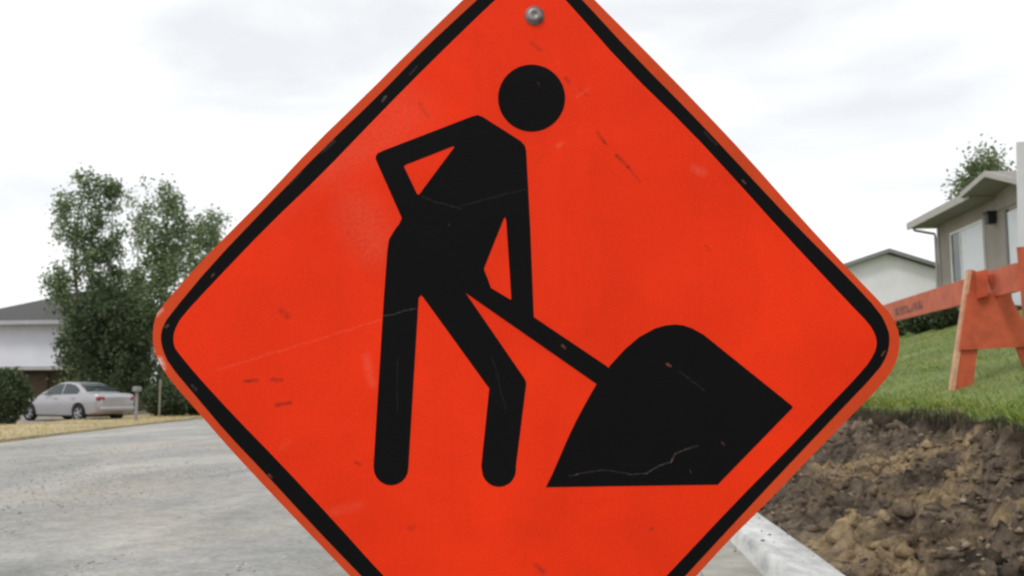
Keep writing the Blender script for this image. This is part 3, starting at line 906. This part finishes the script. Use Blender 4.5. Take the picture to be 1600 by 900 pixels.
for u_a, u_b in ((GC + GW - .15, UT), (HU0 - .9, GC - GRW - .1)):
    MB().prism([W(u_a, EV, EZ) - ho, W(u_a, HV - .021, rz_at(HV - .021)) - ho, W(u_a, HV - .021, rz_at(HV - .021) + .10) - ho, W(u_a, EV, EZ + .10) - ho], W(u_b, 0) - W(u_a, 0)).build('eave', M['shingle'], roof)
    part_box('soffit', u_a, u_b - .05, EV + .03, HV + .3, EZ - .055, EZ - .004, M['soffit'], roof, ho)
    part_box('fascia', u_a, u_b + .03, EV - .05, EV + .0, EZ - .07, EZ + .11, M['fascia'], roof, ho)
# entry gable facing the street
def gable(v, dz=0.0, grow=0.0):
    g_ = GW + grow
    return [W(GC - GRW - grow, v, GRZ - .12 + dz), W(GC, v, EZ + GR + dz), W(GC + g_, v, EZ - .02 + dz), W(GC + g_, v, EZ + .10 + dz), W(GC, v, EZ + GR + .12 + dz), W(GC - GRW - grow, v, GRZ + dz)]
MB().prism([p - ho for p in gable(GV)], W(0, 2.6) - W(0, 0)).build('gable_roof', M['soffit'], roof)
MB().prism([p - ho for p in gable(GV - .03, .004, .02)], W(0, .028) - W(0, 0)).build('gable_fascia', M['fascia'], roof)
MB().prism([W(GC - GWR + .03, HV - .03, EZ - .35) - ho, W(GC + GW - .03, HV - .03, EZ - .35) - ho, W(GC + GW - .03, HV - .03, EZ - .0) - ho, W(GC, HV - .03, EZ + GR - .01) - ho, W(GC - GWR + .03, HV - .03, EZ - .02) - ho], W(0, .3) - W(0, 0)).build('gable_wall', M['stucco'], house)
part_box('corner_board', HU1 - .10, HU1 + .03, HV - .03, HV + .12, HZ0, HZ1 - .06, surf('corner_trim', (0.34, 0.30, 0.29), .7, .1, 4, .05), house, ho)
dp = MB().tube([W(UT - .25, EV - .02, EZ - .02) - ho, W(UT - .3, EV + .05, EZ - .14) - ho, W(HU1 + .12, HV - .05, EZ - .24) - ho, W(HU1 + .06, HV - .06, EZ - .34) - ho, W(HU1 + .06, HV - .06, 2.5) - ho], .035, 8)
dp.build('downpipe', M['fascia'], house, True)

def window(u0, u1, z0, z1, parent, o, dark=0.28, name='window'):
    fr = MB()
    f_ = .06
    for (a, b, c, d) in ((u0, u1, z1 - f_, z1), (u0, u1, z0, z0 + f_), (u0, u0 + f_, z0 + f_, z1 - f_), (u1 - f_, u1, z0 + f_, z1 - f_)):
        q_, e_ = wbox(a, b, HV - .05, HV + .02, c, d, o); fr.prism(q_, e_)
    wn_ = fr.build(name, M['white_paint'], parent)
    um = u1 - f_ - (u1 - u0) * dark
    part_box('pane', um, u1 - f_, HV - .02, HV + .01, z0 + f_, z1 - f_, M['house_glass'], wn_, o)
    part_box('blind', u0 + f_, um, HV - .025, HV + .01, z0 + f_, z1 - f_, M['blind'], wn_, o)
    part_box('mullion', um - .02, um + .02, HV - .045, HV - .026, z0 + f_, z1 - f_, M['white_paint'], wn_, o)
    return wn_
M['blind'] = surf('white_blind', (0.66, 0.70, 0.73), .35, .06, 3, 0.05, spec=.5)
wl, wr_ = on_v(1484, 362, HV - .04), on_v(1535, 345, HV - .04)
window(to_uv(wr_)[0], to_uv(wl)[0], 3.1, .5 * (wl.z + wr_.z), house, ho)
du = to_uv(on_v(1573, 330, HV - .04))[0]
dr = part_box('door', du - 1.0, du, HV - .035, HV + .02, 2.75, 4.86, M['blind'], house, ho)
part_box('door_frame', du, du + .1, HV - .05, HV + .02, 2.75, 4.93, surf('dark_frame', (.12, .13, .13), .5, .1), dr, ho)
lm = MB()
lc = on_v(1547, 341, HV - .12) ; lu, lv = to_uv(lc)
for (a, b, c, d, e, f_) in ((lu - .09, lu + .09, HV - .20, HV - .05, lc.z - .13, lc.z + .10), (lu - .12, lu + .12, HV - .23, HV - .02, lc.z + .101, lc.z + .15), (lu - .05, lu + .05, HV - .05, HV + .01, lc.z - .05, lc.z + .05)):
    q_, e_ = wbox(a, b, c, d, e, f_, ho); lm.prism(q_, e_)
lm.build('wall_lantern', M['black_trim'], house)
part_box('foundation', HU0 - .01, HU1 - .02, HV - .012, HV + .1, HZ0, 2.95, M['gutter'], house, ho)

# ------------------------------------------------------------------ pale gabled house behind it
ph = empty('pale_house', at(1385, 500, 45))
tag(ph, 'off-white house with low grey gable seen behind the barricade rail', 'house')
po = ph.location
pu, pv = to_uv(at(1385, 388, 45)); pz = at(1385, 390, 45).z
hw, sl = 4.2, .335
gz = 3.0
ez = pz - .2 - hw * sl
MB().prism([W(pu, pv - hw, gz) - po, W(pu, pv + hw, gz) - po, W(pu, pv + hw, ez) - po, W(pu, pv, pz - .2) - po, W(pu, pv - hw, ez) - po], W(11, 0) - W(0, 0)).build('wall', M['siding_cream'], ph)
oh = 4.9
rf = [W(pu - .45, pv - oh, pz - .17 - oh * sl), W(pu - .45, pv, pz - .17), W(pu - .45, pv + oh, pz - .17 - oh * sl), W(pu - .45, pv + oh, pz - oh * sl), W(pu - .45, pv, pz), W(pu - .45, pv - oh, pz - oh * sl)]
rfo = MB().prism([p - po for p in rf], W(12, 0) - W(0, 0)).build('roof', M['shingle'], ph)
rf2 = [p + (W(-.04, 0) - W(0, 0)) + Vector((0, 0, -.02)) for p in rf]
MB().prism([p - po for p in rf2], W(.038, 0) - W(0, 0)).build('rake_board', surf('grey_rake', (.22, .22, .22), .7, .1), rfo)

# ------------------------------------------------------------------ house on the left, across the street
lh = empty('white_sided_house', at(95, 640, 45))
tag(lh, 'white sided house with grey hip roof and dark ground floor behind the silver car', 'house')
lo_ = Vector((lh.location.x, lh.location.y, 0))
lh.location = lo_
AX = Vector((-math.cos(R(9)), math.sin(R(9)), 0)); BXv = Vector((math.sin(R(9)), math.cos(R(9)), 0))
def LP(a, b, z): return AX * a + BXv * b + Vector((0, 0, z))
def lbox(name, a0, a1, b0, b1, z0, z1, mat, parent=lh):
    return MB().prism([LP(a0, b0, z0), LP(a1, b0, z0), LP(a1, b1, z0), LP(a0, b1, z0)], (0, 0, z1 - z0)).build(name, mat, parent)
LW = 5.6
wz0, wz1 = at(60, 572, 45).z, at(60, 503, 45).z
lbox('upper_wall', 0, LW, 0, 8, wz0, wz1, M['siding_white'])
lbox('floor_beam', -.06, LW + .06, -.06, 8, wz0 - .17, wz0 - .002, surf('beam_paint', (.42, .42, .40), .6, .1))
lbox('ground_wall', .3, LW - .3, 1.3, 7.8, -.05, wz0 - .17, M['brown_wall'])
gd = lbox('garage_door', 1.6, 4.6, 1.22, 1.31, -.02, 2.0 if wz0 > 2.3 else wz0 - .35, surf('brown_garage_door', (.10, .075, .05), .7, .2))
ov = .7
zt = wz1 + .02
hr = MB()
c0, c1, c2, c3 = LP(-ov, -ov, zt), LP(LW + ov, -ov, zt), LP(LW + ov, 8 + ov, zt), LP(-ov, 8 + ov, zt)
rz_ = at(80, 466, 48).z + .55
r0, r1 = LP(-ov, 4, rz_), LP(1.35, 4, rz_)
vs = [hr.bm.verts.new(p) for p in (c0, c1, c2, c3, r0, r1)]
for f in ((0, 1, 5, 4), (1, 2, 5), (2, 3, 4, 5), (3, 0, 4), (3, 2, 1, 0)): hr.bm.faces.new([vs[i] for i in f])
hroof = hr.build('roof', M['shingle'], lh)
MB().prism([LP(-ov - .02, -ov - .03, zt - .16), LP(LW + ov, -ov - .03, zt - .16), LP(LW + ov, -ov - .001, zt - .16), LP(-ov - .02, -ov - .001, zt - .16)], (0, 0, .18)).build('fascia', surf('grey_fascia', (.42, .42, .44), .6, .1), hroof)
lbox('soffit', -ov, LW + ov, -ov, 0, zt - .05, zt - .012, M['soffit'], hroof)

# ------------------------------------------------------------------ cars
def make_car(name, label, paint, group=None):
    car = empty(name)
    tag(car, label, 'car')
    st = [(0.0, .70, .40, .84), (.05, .79, .33, .94), (.22, .855, .27, 1.0), (.6, .885, .22, 1.005), (1.0, .89, .20, .985), (1.5, .892, .18, .965), (2.2, .892, .18, .945),
          (2.9, .89, .18, .925), (3.4, .885, .19, .89), (3.9, .87, .21, .84), (4.3, .82, .24, .765), (4.55, .72, .29, .69), (4.65, .60, .36, .60)]
    xs = np.linspace(0, 4.65, 45); a = np.array(st)
    wv = np.interp(xs, a[:, 0], a[:, 1]); lv_ = np.interp(xs, a[:, 0], a[:, 2]); sv = np.interp(xs, a[:, 0], a[:, 3])
    bm = bmesh.new()
    rings = []
    for x, w_, lo, sh in zip(xs, wv, lv_, sv):
        hp = [(0, lo), (w_ * .8, lo), (w_ * .95, lo + .06), (w_ * .985, lo + (sh - lo) * .35), (w_, lo + (sh - lo) * .62), (w_ * .975, sh - .06), (w_ * .93, sh - .01), (w_ * .7, sh + .025), (0, sh + .045)]
        ring = [bm.verts.new((x, y, z)) for y, z in hp] + [bm.verts.new((x, -y, z)) for y, z in reversed(hp[1:-1])]
        rings.append(ring)
    nr = len(rings[0])
    for i in range(len(rings) - 1):
        for k_ in range(nr):
            bm.faces.new((rings[i][k_], rings[i][(k_ + 1) % nr], rings[i + 1][(k_ + 1) % nr], rings[i + 1][k_]))
    bm.faces.new(list(reversed(rings[0]))); bm.faces.new(rings[-1])
    bmesh.ops.recalc_face_normals(bm, faces=bm.faces)
    me = bpy.data.meshes.new('body'); bm.to_mesh(me); bm.free()
    body_ = link('body', me, paint, car)
    cb = MB()
    for x in (1.0, 3.68):
        for s_ in (-1, 1):
            cb.lathe([(.365, -.22), (.365, .22)], 28, Matrix.Translation((x, s_ * .86, .33)) @ Matrix.Rotation(PI / 2, 4, 'X'))
    cut = cb.build('cutter')
    md = body_.modifiers.new('b', 'BOOLEAN'); md.operation = 'DIFFERENCE'; md.object = cut; md.solver = 'EXACT'
    bpy.context.view_layer.update()
    dg = bpy.context.evaluated_depsgraph_get()
    nm = bpy.data.meshes.new_from_object(body_.evaluated_get(dg))
    body_.modifiers.clear(); body_.data = nm
    bpy.data.objects.remove(cut)
    if not nm.materials: nm.materials.append(paint)
    nm.polygons.foreach_set('use_smooth', [True] * len(nm.polygons))
    nm.set_sharp_from_angle(angle=R(38))
    # cabin
    cs = np.array([(.62, .99), (.80, 1.075), (1.05, 1.215), (1.3, 1.335), (1.55, 1.405), (1.85, 1.435), (2.15, 1.43), (2.4, 1.39), (2.7, 1.27), (3.0, 1.12), (3.4, .90)])
    def ztop(x): return np.interp(x, cs[:, 0], cs[:, 1])
    def wid(z): return .815 - max(0, z - .93) * .40
    bm = bmesh.new(); rings = []
    for x in np.linspace(.62, 3.4, 36):
        z = float(ztop(x)); b0 = float(np.interp(x, xs, sv)) - .06
        zs_ = max(z - .055, b0 + .005)
        hp = [(wid(b0), b0), (wid((b0 + zs_) / 2), (b0 + zs_) / 2), (wid(zs_), zs_), (wid(zs_) - .07, max(z - .015, zs_ + .004)), (wid(zs_) * .5, max(z, zs_ + .006)), (0, max(z + .006, zs_ + .008))]
        rings.append([bm.verts.new((x, y, zz)) for y, zz in hp] + [bm.verts.new((x, -y, zz)) for y, zz in reversed(hp[:-1])])
    nr = len(rings[0])
    for i in range(len(rings) - 1):
        for k_ in range(nr - 1):
            bm.faces.new((rings[i][k_], rings[i][k_ + 1], rings[i + 1][k_ + 1], rings[i + 1][k_]))
    bmesh.ops.recalc_face_normals(bm, faces=bm.faces)
    me = bpy.data.meshes.new('cabin'); bm.to_mesh(me); bm.free()
    cabin = link('cabin', me, paint, car, True)
    me.set_sharp_from_angle(angle=R(50))
    # side glass
    def side(nm_, poly, s_):
        mb_ = MB()
        mb_.prism([(x, s_ * (wid(z) - .004), z) for x, z in poly], (0, s_ * .012, 0))
        return mb_.build(nm_, M['car_glass'], cabin)
    for s_ in (-1, 1):
        side('side_window', [(2.05, .985), (3.0, .965), (2.82, 1.13), (2.55, 1.275), (2.33, 1.345), (2.05, 1.365)], s_)
        side('side_window', [(1.98, .99), (1.98, 1.365), (1.75, 1.36), (1.48, 1.315), (1.25, 1.215), (1.12, 1.12), (1.16, 1.0)], s_)
    def screen(nm_, x0, x1, hw_):
        n_ = 8; m_ = 6
        vv = []
        for i in range(n_):
            x = x0 + (x1 - x0) * i / (n_ - 1)
            for j in range(m_):
                f = -1 + 2 * j / (m_ - 1)
                z = float(ztop(x))
                half = (wid(z - .055) - .10) * hw_
                vv.append((x, f * half, z + .012 - .004 * abs(f)))
        return link(nm_, np_mesh(nm_, vv, grid_faces(n_, m_)), M['car_glass'], cabin, True)
    screen('rear_window', .80, 1.36, 1.0); screen('windscreen', 2.52, 3.2, 1.0)
    for x in (1.0, 3.68):
        for s_ in (-1, 1):
            Mw = Matrix.Translation((x, s_ * .80, .315)) @ Matrix.Rotation(-s_ * PI / 2, 4, 'X')
            tb = MB().lathe([(.19, -.10), (.29, -.105), (.313, -.07), (.316, 0), (.313, .07), (.29, .10), (.215, .095), (.21, .05)], 32, Mw)
            wh = tb.build('wheel', M['tyre'], car, True)
            rb = MB().lathe([(.200, .045), (.200, .080), (.186, .076), (.172, .045), (.06, .05), (.05, .078), (.02, .082)], 30, Mw)
            for k_ in range(5):
                rb.box((.11, 0, .062), (.17, .055, .03), Mw @ Matrix.Rotation(k_ * 2 * PI / 5, 4, 'Z'))
            rb.build('rim', M['rim'], wh)
    for s_ in (-1, 1):
        tl = MB().box((.10, s_ * .70, .82), (.24, .24, .145), None, .03)
        for v in tl.bm.verts:                      # wrap the lamp round the rear corner
            if abs(v.co.y) > .7: v.co.x += .10 * (abs(v.co.y) - .7) / .12
            v.co.y = min(abs(v.co.y), .868) * s_
        tl.build('tail_light', M['tail'], car)
        MB().box((4.46, s_ * .58, .62), (.22, .30, .12), None, .03).build('headlight', M['lamp_glass'], car)
        MB().box((2.75, s_ * .93, 1.0), (.12, .16, .10), None, .03).build('mirror', paint, car, True)
        for x in (1.3, 2.25):
            MB().box((x, s_ * .893, .84), (.18, .02, .03), None, .006).build('door_handle', paint, car)
    MB().box((.035, 0, .80), (.05, .48, .13), None, .005).build('number_plate', M['white_paint'], car)
    MB().box((.03, 0, .47), (.16, 1.44, .14), None, .05).build('rear_bumper', paint, car, True)
    MB().box((2.3, 0, .26), (3.6, 1.3, .16)).build('underbody', M['black_trim'], car)
    return car

def paint_mat(name, col, metal=.3):
    m, t, b = new_mat(name)
    c = ramp(t, noise_node(t, coords(t), 2.0, 4), [(0.3, tuple(x * .92 for x in col)), (0.7, col)])
    t.links.new(c, b.inputs['Base Color'])
    b.inputs['Roughness'].default_value = 0.38; b.inputs['Metallic'].default_value = metal
    b.inputs['Coat Weight'].default_value = 0.5
    return m
M['silver'] = paint_mat('silver_paint', (0.40, 0.39, 0.415), .4)
M['tail'] = surf('tail_light_red', (0.28, 0.035, 0.04), .25, .2, 20, 0)
M['lamp_glass'] = surf('lamp_glass', (0.6, 0.6, 0.6), .15, .1, 20, 0)

car = make_car('parked_sedan', 'silver four-door sedan parked on the driveway facing left', M['silver'])
rw = at(124, 656, 33.0); rw.z = -.02       # where the near rear wheel stands
hd = R(180 - 27.6)
dirv = Vector((math.cos(hd), math.sin(hd), 0)); lftv = Vector((-math.sin(hd), math.cos(hd), 0))
car.rotation_euler = (0, 0, hd)
car.scale = (.95, .95, .95)
car.location = rw - dirv * .95 - lftv * .76

# ------------------------------------------------------------------ trees and shrubs
GREENS = [(0.065, 0.098, 0.048), (0.115, 0.165, 0.08), (0.18, 0.24, 0.125), (0.28, 0.34, 0.205)]
M['leaf'] = leaf_mat('poplar_leaves', GREENS, .28)
M['leaf_pale'] = leaf_mat('pale_leaves', [(0.10, 0.145, 0.08), (0.16, 0.22, 0.12), (0.28, 0.34, 0.21)], .3)
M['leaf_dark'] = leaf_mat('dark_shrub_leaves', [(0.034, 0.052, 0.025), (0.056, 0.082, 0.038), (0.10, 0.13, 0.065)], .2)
M['leaf_light'] = leaf_mat('bright_leaves', [(0.10, 0.135, 0.075), (0.15, 0.19, 0.105), (0.23, 0.26, 0.17)], .35)

def leaf_mesh(name, P, size, r):
    n = len(P)
    d = r.normal(size=(n, 3)); d /= np.linalg.norm(d, axis=1)[:, None]
    e = r.normal(size=(n, 3)); e -= d * (d * e).sum(1)[:, None]; e /= np.linalg.norm(e, axis=1)[:, None]
    s = size * r.uniform(.6, 1.3, n)
    a = d * s[:, None]; b = e * (s * .62)[:, None]
    sag = np.cross(d, e) * (s * .25)[:, None]
    v = np.stack([P - a, P + b + sag, P + a, P - b + sag], 1)
    i = np.arange(n)[:, None] * 4
    return np_mesh(name, v.reshape(-1, 3), np.concatenate([i, i + 1, i + 2, i + 3], 1))

def tree(name, label, px, Y, prof, leafm, bark, seed, clumps=150, per=48, lsize=.085, group=None, gz=0.0, cr=.36, trunk_r=.13, cat='tree'):
    """prof: list of (y pixel, half width in pixels, x shift in pixels) from top to bottom of the crown"""
    r = np.random.default_rng(seed)
    base = at(px, 612, Y); base.z = gz
    t = empty(name, base)
    tag(t, label, cat, group)
    mpp = Y / F_PX
    zz = np.array([at(px, p[0], Y).z - gz for p in prof])[::-1]
    hw = np.array([p[1] * mpp for p in prof])[::-1]
    xs_ = np.array([p[2] * mpp for p in prof])[::-1]
    H = zz[-1]
    # trunk, following the crown's lean, and limbs
    tk = MB()
    pts = []; rad = []
    for i in range(9):
        z = H * .94 * i / 8
        pts.append((float(np.interp(z, zz, xs_)) * min(1, z / max(zz[0], 1e-3)) + r.normal() * .04 * i / 8, r.normal() * .05, z - (.05 if i == 0 else 0)))
        rad.append(trunk_r * (1 - .88 * i / 8) + .008)
    tk.tube(pts, rad, 8)
    cents = []
    # leaf clumps gather round boughs, which leaves ragged edges and gaps
    nb = max(9, clumps // 13)
    boughs = []
    for b_ in range(nb):
        z = zz[0] + (zz[-1] - zz[0]) * (b_ + r.uniform(.1, .9)) / nb
        w_ = float(np.interp(z, zz, hw)); a = r.uniform(0, 2 * PI)
        q_ = math.sqrt(r.random()) * w_ * .8
        boughs.append((float(np.interp(z, zz, xs_)) + q_ * math.cos(a), q_ * math.sin(a), z, w_ * r.uniform(.3, .55)))
    bw = np.array([max(b_[3], .12) for b_ in boughs]) ** 1.5
    bw /= bw.sum()
    for _ in range(clumps):
        bxx, byy, bzz, bs = boughs[r.choice(nb, p=bw)]
        c = np.array([bxx, byy, bzz]) + r.normal(size=3) * np.array([bs * .62, bs * .62, max(bs, .25) * .85])
        if c[2] > zz[-1] or c[2] < zz[0] - .3: continue
        lim = float(np.interp(c[2], zz, hw)) * 1.1
        if math.hypot(c[0] - float(np.interp(c[2], zz, xs_)), c[1]) > lim + .1: continue
        cents.append(c)
    for k_ in range(min(26, len(cents))):
        c = cents[k_]
        z0 = max(.2, c[2] - r.uniform(.5, 1.3))
        x0 = float(np.interp(z0, [p[2] for p in pts], [p[0] for p in pts]))
        tk.tube([(x0, 0, z0), ((x0 + c[0]) / 2, c[1] / 2, (z0 + c[2]) / 2 + .08), tuple(c)], [.035, .022, .008], 5, False)
    tk.build('trunk', bark, t, True)
    P = []
    for c in cents:
        k_ = int(per * r.uniform(.6, 1.3))
        g_ = r.normal(size=(k_, 3)) * np.array([cr * .52, cr * .52, cr * .62]) * r.uniform(.65, 1.2)
        P.append(c + g_)
    P = np.concatenate(P)
    P = P[P[:, 2] > .05]
    link('crown', leaf_mesh('crown', P, lsize, r), leafm, t)
    return t

GT = 'trees beyond the silver car'
tree('poplar_tree', 'tall dense dark green tree, leftmost and tallest of the row behind the car', 112, 43,
     [(264, 9, 10), (284, 22, 6), (310, 34, -2), (345, 40, -3), (390, 40, -5), (430, 38, -6), (470, 38, 2), (530, 42, 10), (610, 36, 14)], M['leaf'], M['bark'], 1, 360, 38, .078, GT)
tree('poplar_tree', 'slim tall tree standing close beside the leftmost tall tree', 160, 44,
     [(262, 11, -4), (280, 22, -2), (305, 26, 2), (340, 25, 2), (380, 26, 6), (420, 26, 2), (460, 30, 6), (540, 36, 8), (610, 36, 10)], M['leaf'], M['pale_bark'], 2, 250, 38, .078, GT)
tree('birch_tree', 'thin sparse pale tree in the gap between two taller trees', 206, 46,
     [(284, 8, -2), (305, 18, -3), (335, 20, -2), (380, 20, 0), (430, 22, 2), (480, 28, 4), (560, 34, 2), (610, 30, 2)], M['leaf_pale'], M['pale_bark'], 3, 170, 32, .078, GT, trunk_r=.09)
tree('poplar_tree', 'broad dark green tree with pointed top, second tallest beside the sign edge', 244, 42,
     [(280, 8, -2), (300, 24, -2), (325, 36, 4), (350, 46, 8), (390, 48, 4), (440, 50, 0), (490, 52, 4), (550, 54, 6), (612, 50, 4)], M['leaf'], M['bark'], 44, 440, 38, .078, GT)
tree('leafy_tree', 'lower pale green tree partly hidden by the left corner of the sign', 325, 45,
     [(330, 12, 6), (348, 30, 2), (375, 40, 4), (420, 44, 4), (480, 46, 0), (560, 50, -6), (614, 46, -6)], M['leaf_pale'], M['pale_bark'], 15, 380, 38, .078, GT)
tree('leafy_tree', 'dark low tree filling the space under the tall trees', 178, 41,
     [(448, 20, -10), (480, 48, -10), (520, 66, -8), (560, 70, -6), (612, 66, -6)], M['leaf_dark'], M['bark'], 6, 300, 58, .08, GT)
tree('street_tree', 'light green tree rising behind the taupe house roof', 1552, 42,
     [(238, 8, 14), (252, 20, 8), (266, 34, -2), (285, 44, -6), (305, 46, 0), (340, 40, 16), (400, 34, 26)], M['leaf_light'], M['bark'], 7, 320, 44, .085, None, 3.6, .5, .16)

def shrub(name, label, px, Y, top_y, half_px, gz, leafm, seed, n=5200, ls=.05, squash=1.0, group=None, cat='shrub', depth=1.0):
    r = np.random.default_rng(seed)
    base = at(px, 612, Y); base.z = gz
    t = empty(name, base); tag(t, label, cat, group)
    H = at(px, top_y, Y).z - gz; hw_ = half_px * Y / F_PX
    sk = MB()
    for k_ in range(7):
        a = k_ * 2.4; sk.tube([(0, 0, -.03), (math.cos(a) * hw_ * .3, math.sin(a) * hw_ * .3 * depth, H * .45), (math.cos(a) * hw_ * .55, math.sin(a) * hw_ * .55 * depth, H * .8)], [.03, .02, .008], 5)
    sk.build('stems', M['bark'], t)
    d = r.normal(size=(n, 3)); d /= np.linalg.norm(d, axis=1)[:, None]
    q_ = r.uniform(.25, 1, n) ** .45
    lump = 1 + .34 * vnoise(d[:, 0] * 3 + seed * 7 + 20, d[:, 1] * 3 + d[:, 2] * 2.3 + 20) + .22 * vnoise(d[:, 0] * 8 + 40, d[:, 2] * 8 + d[:, 1] * 5 + 40)
    P = d * (q_ * lump)[:, None] * np.array([hw_, hw_ * depth, H * .5]) + np.array([0, 0, H * .5])
    P = P[P[:, 2] > .02]
    link('foliage', leaf_mesh('foliage', P, ls, r), leafm, t)
    return t
def LZ(px, Y):
    u_, v_ = to_uv(at(px, 500, Y))
    return float(lawn_z(np.array([u_]), np.array([v_]))[0]) - .05
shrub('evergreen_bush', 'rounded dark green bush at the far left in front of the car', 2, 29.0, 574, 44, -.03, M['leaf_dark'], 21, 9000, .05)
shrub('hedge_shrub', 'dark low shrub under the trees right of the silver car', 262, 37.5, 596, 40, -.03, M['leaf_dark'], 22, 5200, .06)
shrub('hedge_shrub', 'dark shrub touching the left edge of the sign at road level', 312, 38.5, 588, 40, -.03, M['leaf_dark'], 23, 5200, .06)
shrub('low_hedge', 'small green bush at the top of the lawn right beside the sign under the rail', 1402, 25.0, 486, 22, LZ(1402, 25.0), M['leaf'], 24, 3600, .045)
shrub('low_hedge', 'dark bush under the rail between two other low bushes', 1442, 23.5, 478, 26, LZ(1442, 23.5), M['leaf_dark'], 27, 3600, .045)
shrub('low_hedge', 'dark green bush under the rail touching the A-frame leg', 1480, 22.3, 476, 24, LZ(1480, 22.3), M['leaf_dark'], 25, 3600, .045)
shrub('low_hedge', 'green shrub at the top of the lawn by the right picture edge', 1590, 20.3, 480, 30, LZ(1590, 20.3), M['leaf_dark'], 26, 4200, .045)

# ------------------------------------------------------------------ small things by the trees
M['grey_post'] = surf('weathered_grey_paint', (.27, .27, .265), .8, .25, 6, .1)
mbx = empty('mailbox_post', Vector((at(214, 612, 31.5).x, 31.5, -.03)))
tag(mbx, 'weathered grey mailbox on a post just right of the silver car', 'mailbox')
MB().box((0, 0, .50), (.08, .08, 1.0), None, .008).build('post', M['grey_post'], mbx)
bxm = MB().box((0, 0, 1.11), (.17, .42, .17), None, .05)
bxm.build('letter_box', M['grey_post'], mbx)
sp = empty('stake', Vector((at(250, 612, 36).x, 36, -.03)))
tag(sp, 'pale yellow wooden stake standing before the dark shrub', 'stake')
MB().box((0, 0, .72), (.06, .04, 1.45), None, .006).build('shaft', surf('pale_stake', (.25, .235, .18), .8, .15), sp)
MB().prism([(-.03, -.02, 1.445), (.03, -.02, 1.445), (0, -.02, 1.51)], (0, .04, 0)).build('tip', surf('stake_tip_green', (.10, .30, .28), .7, .15), sp)
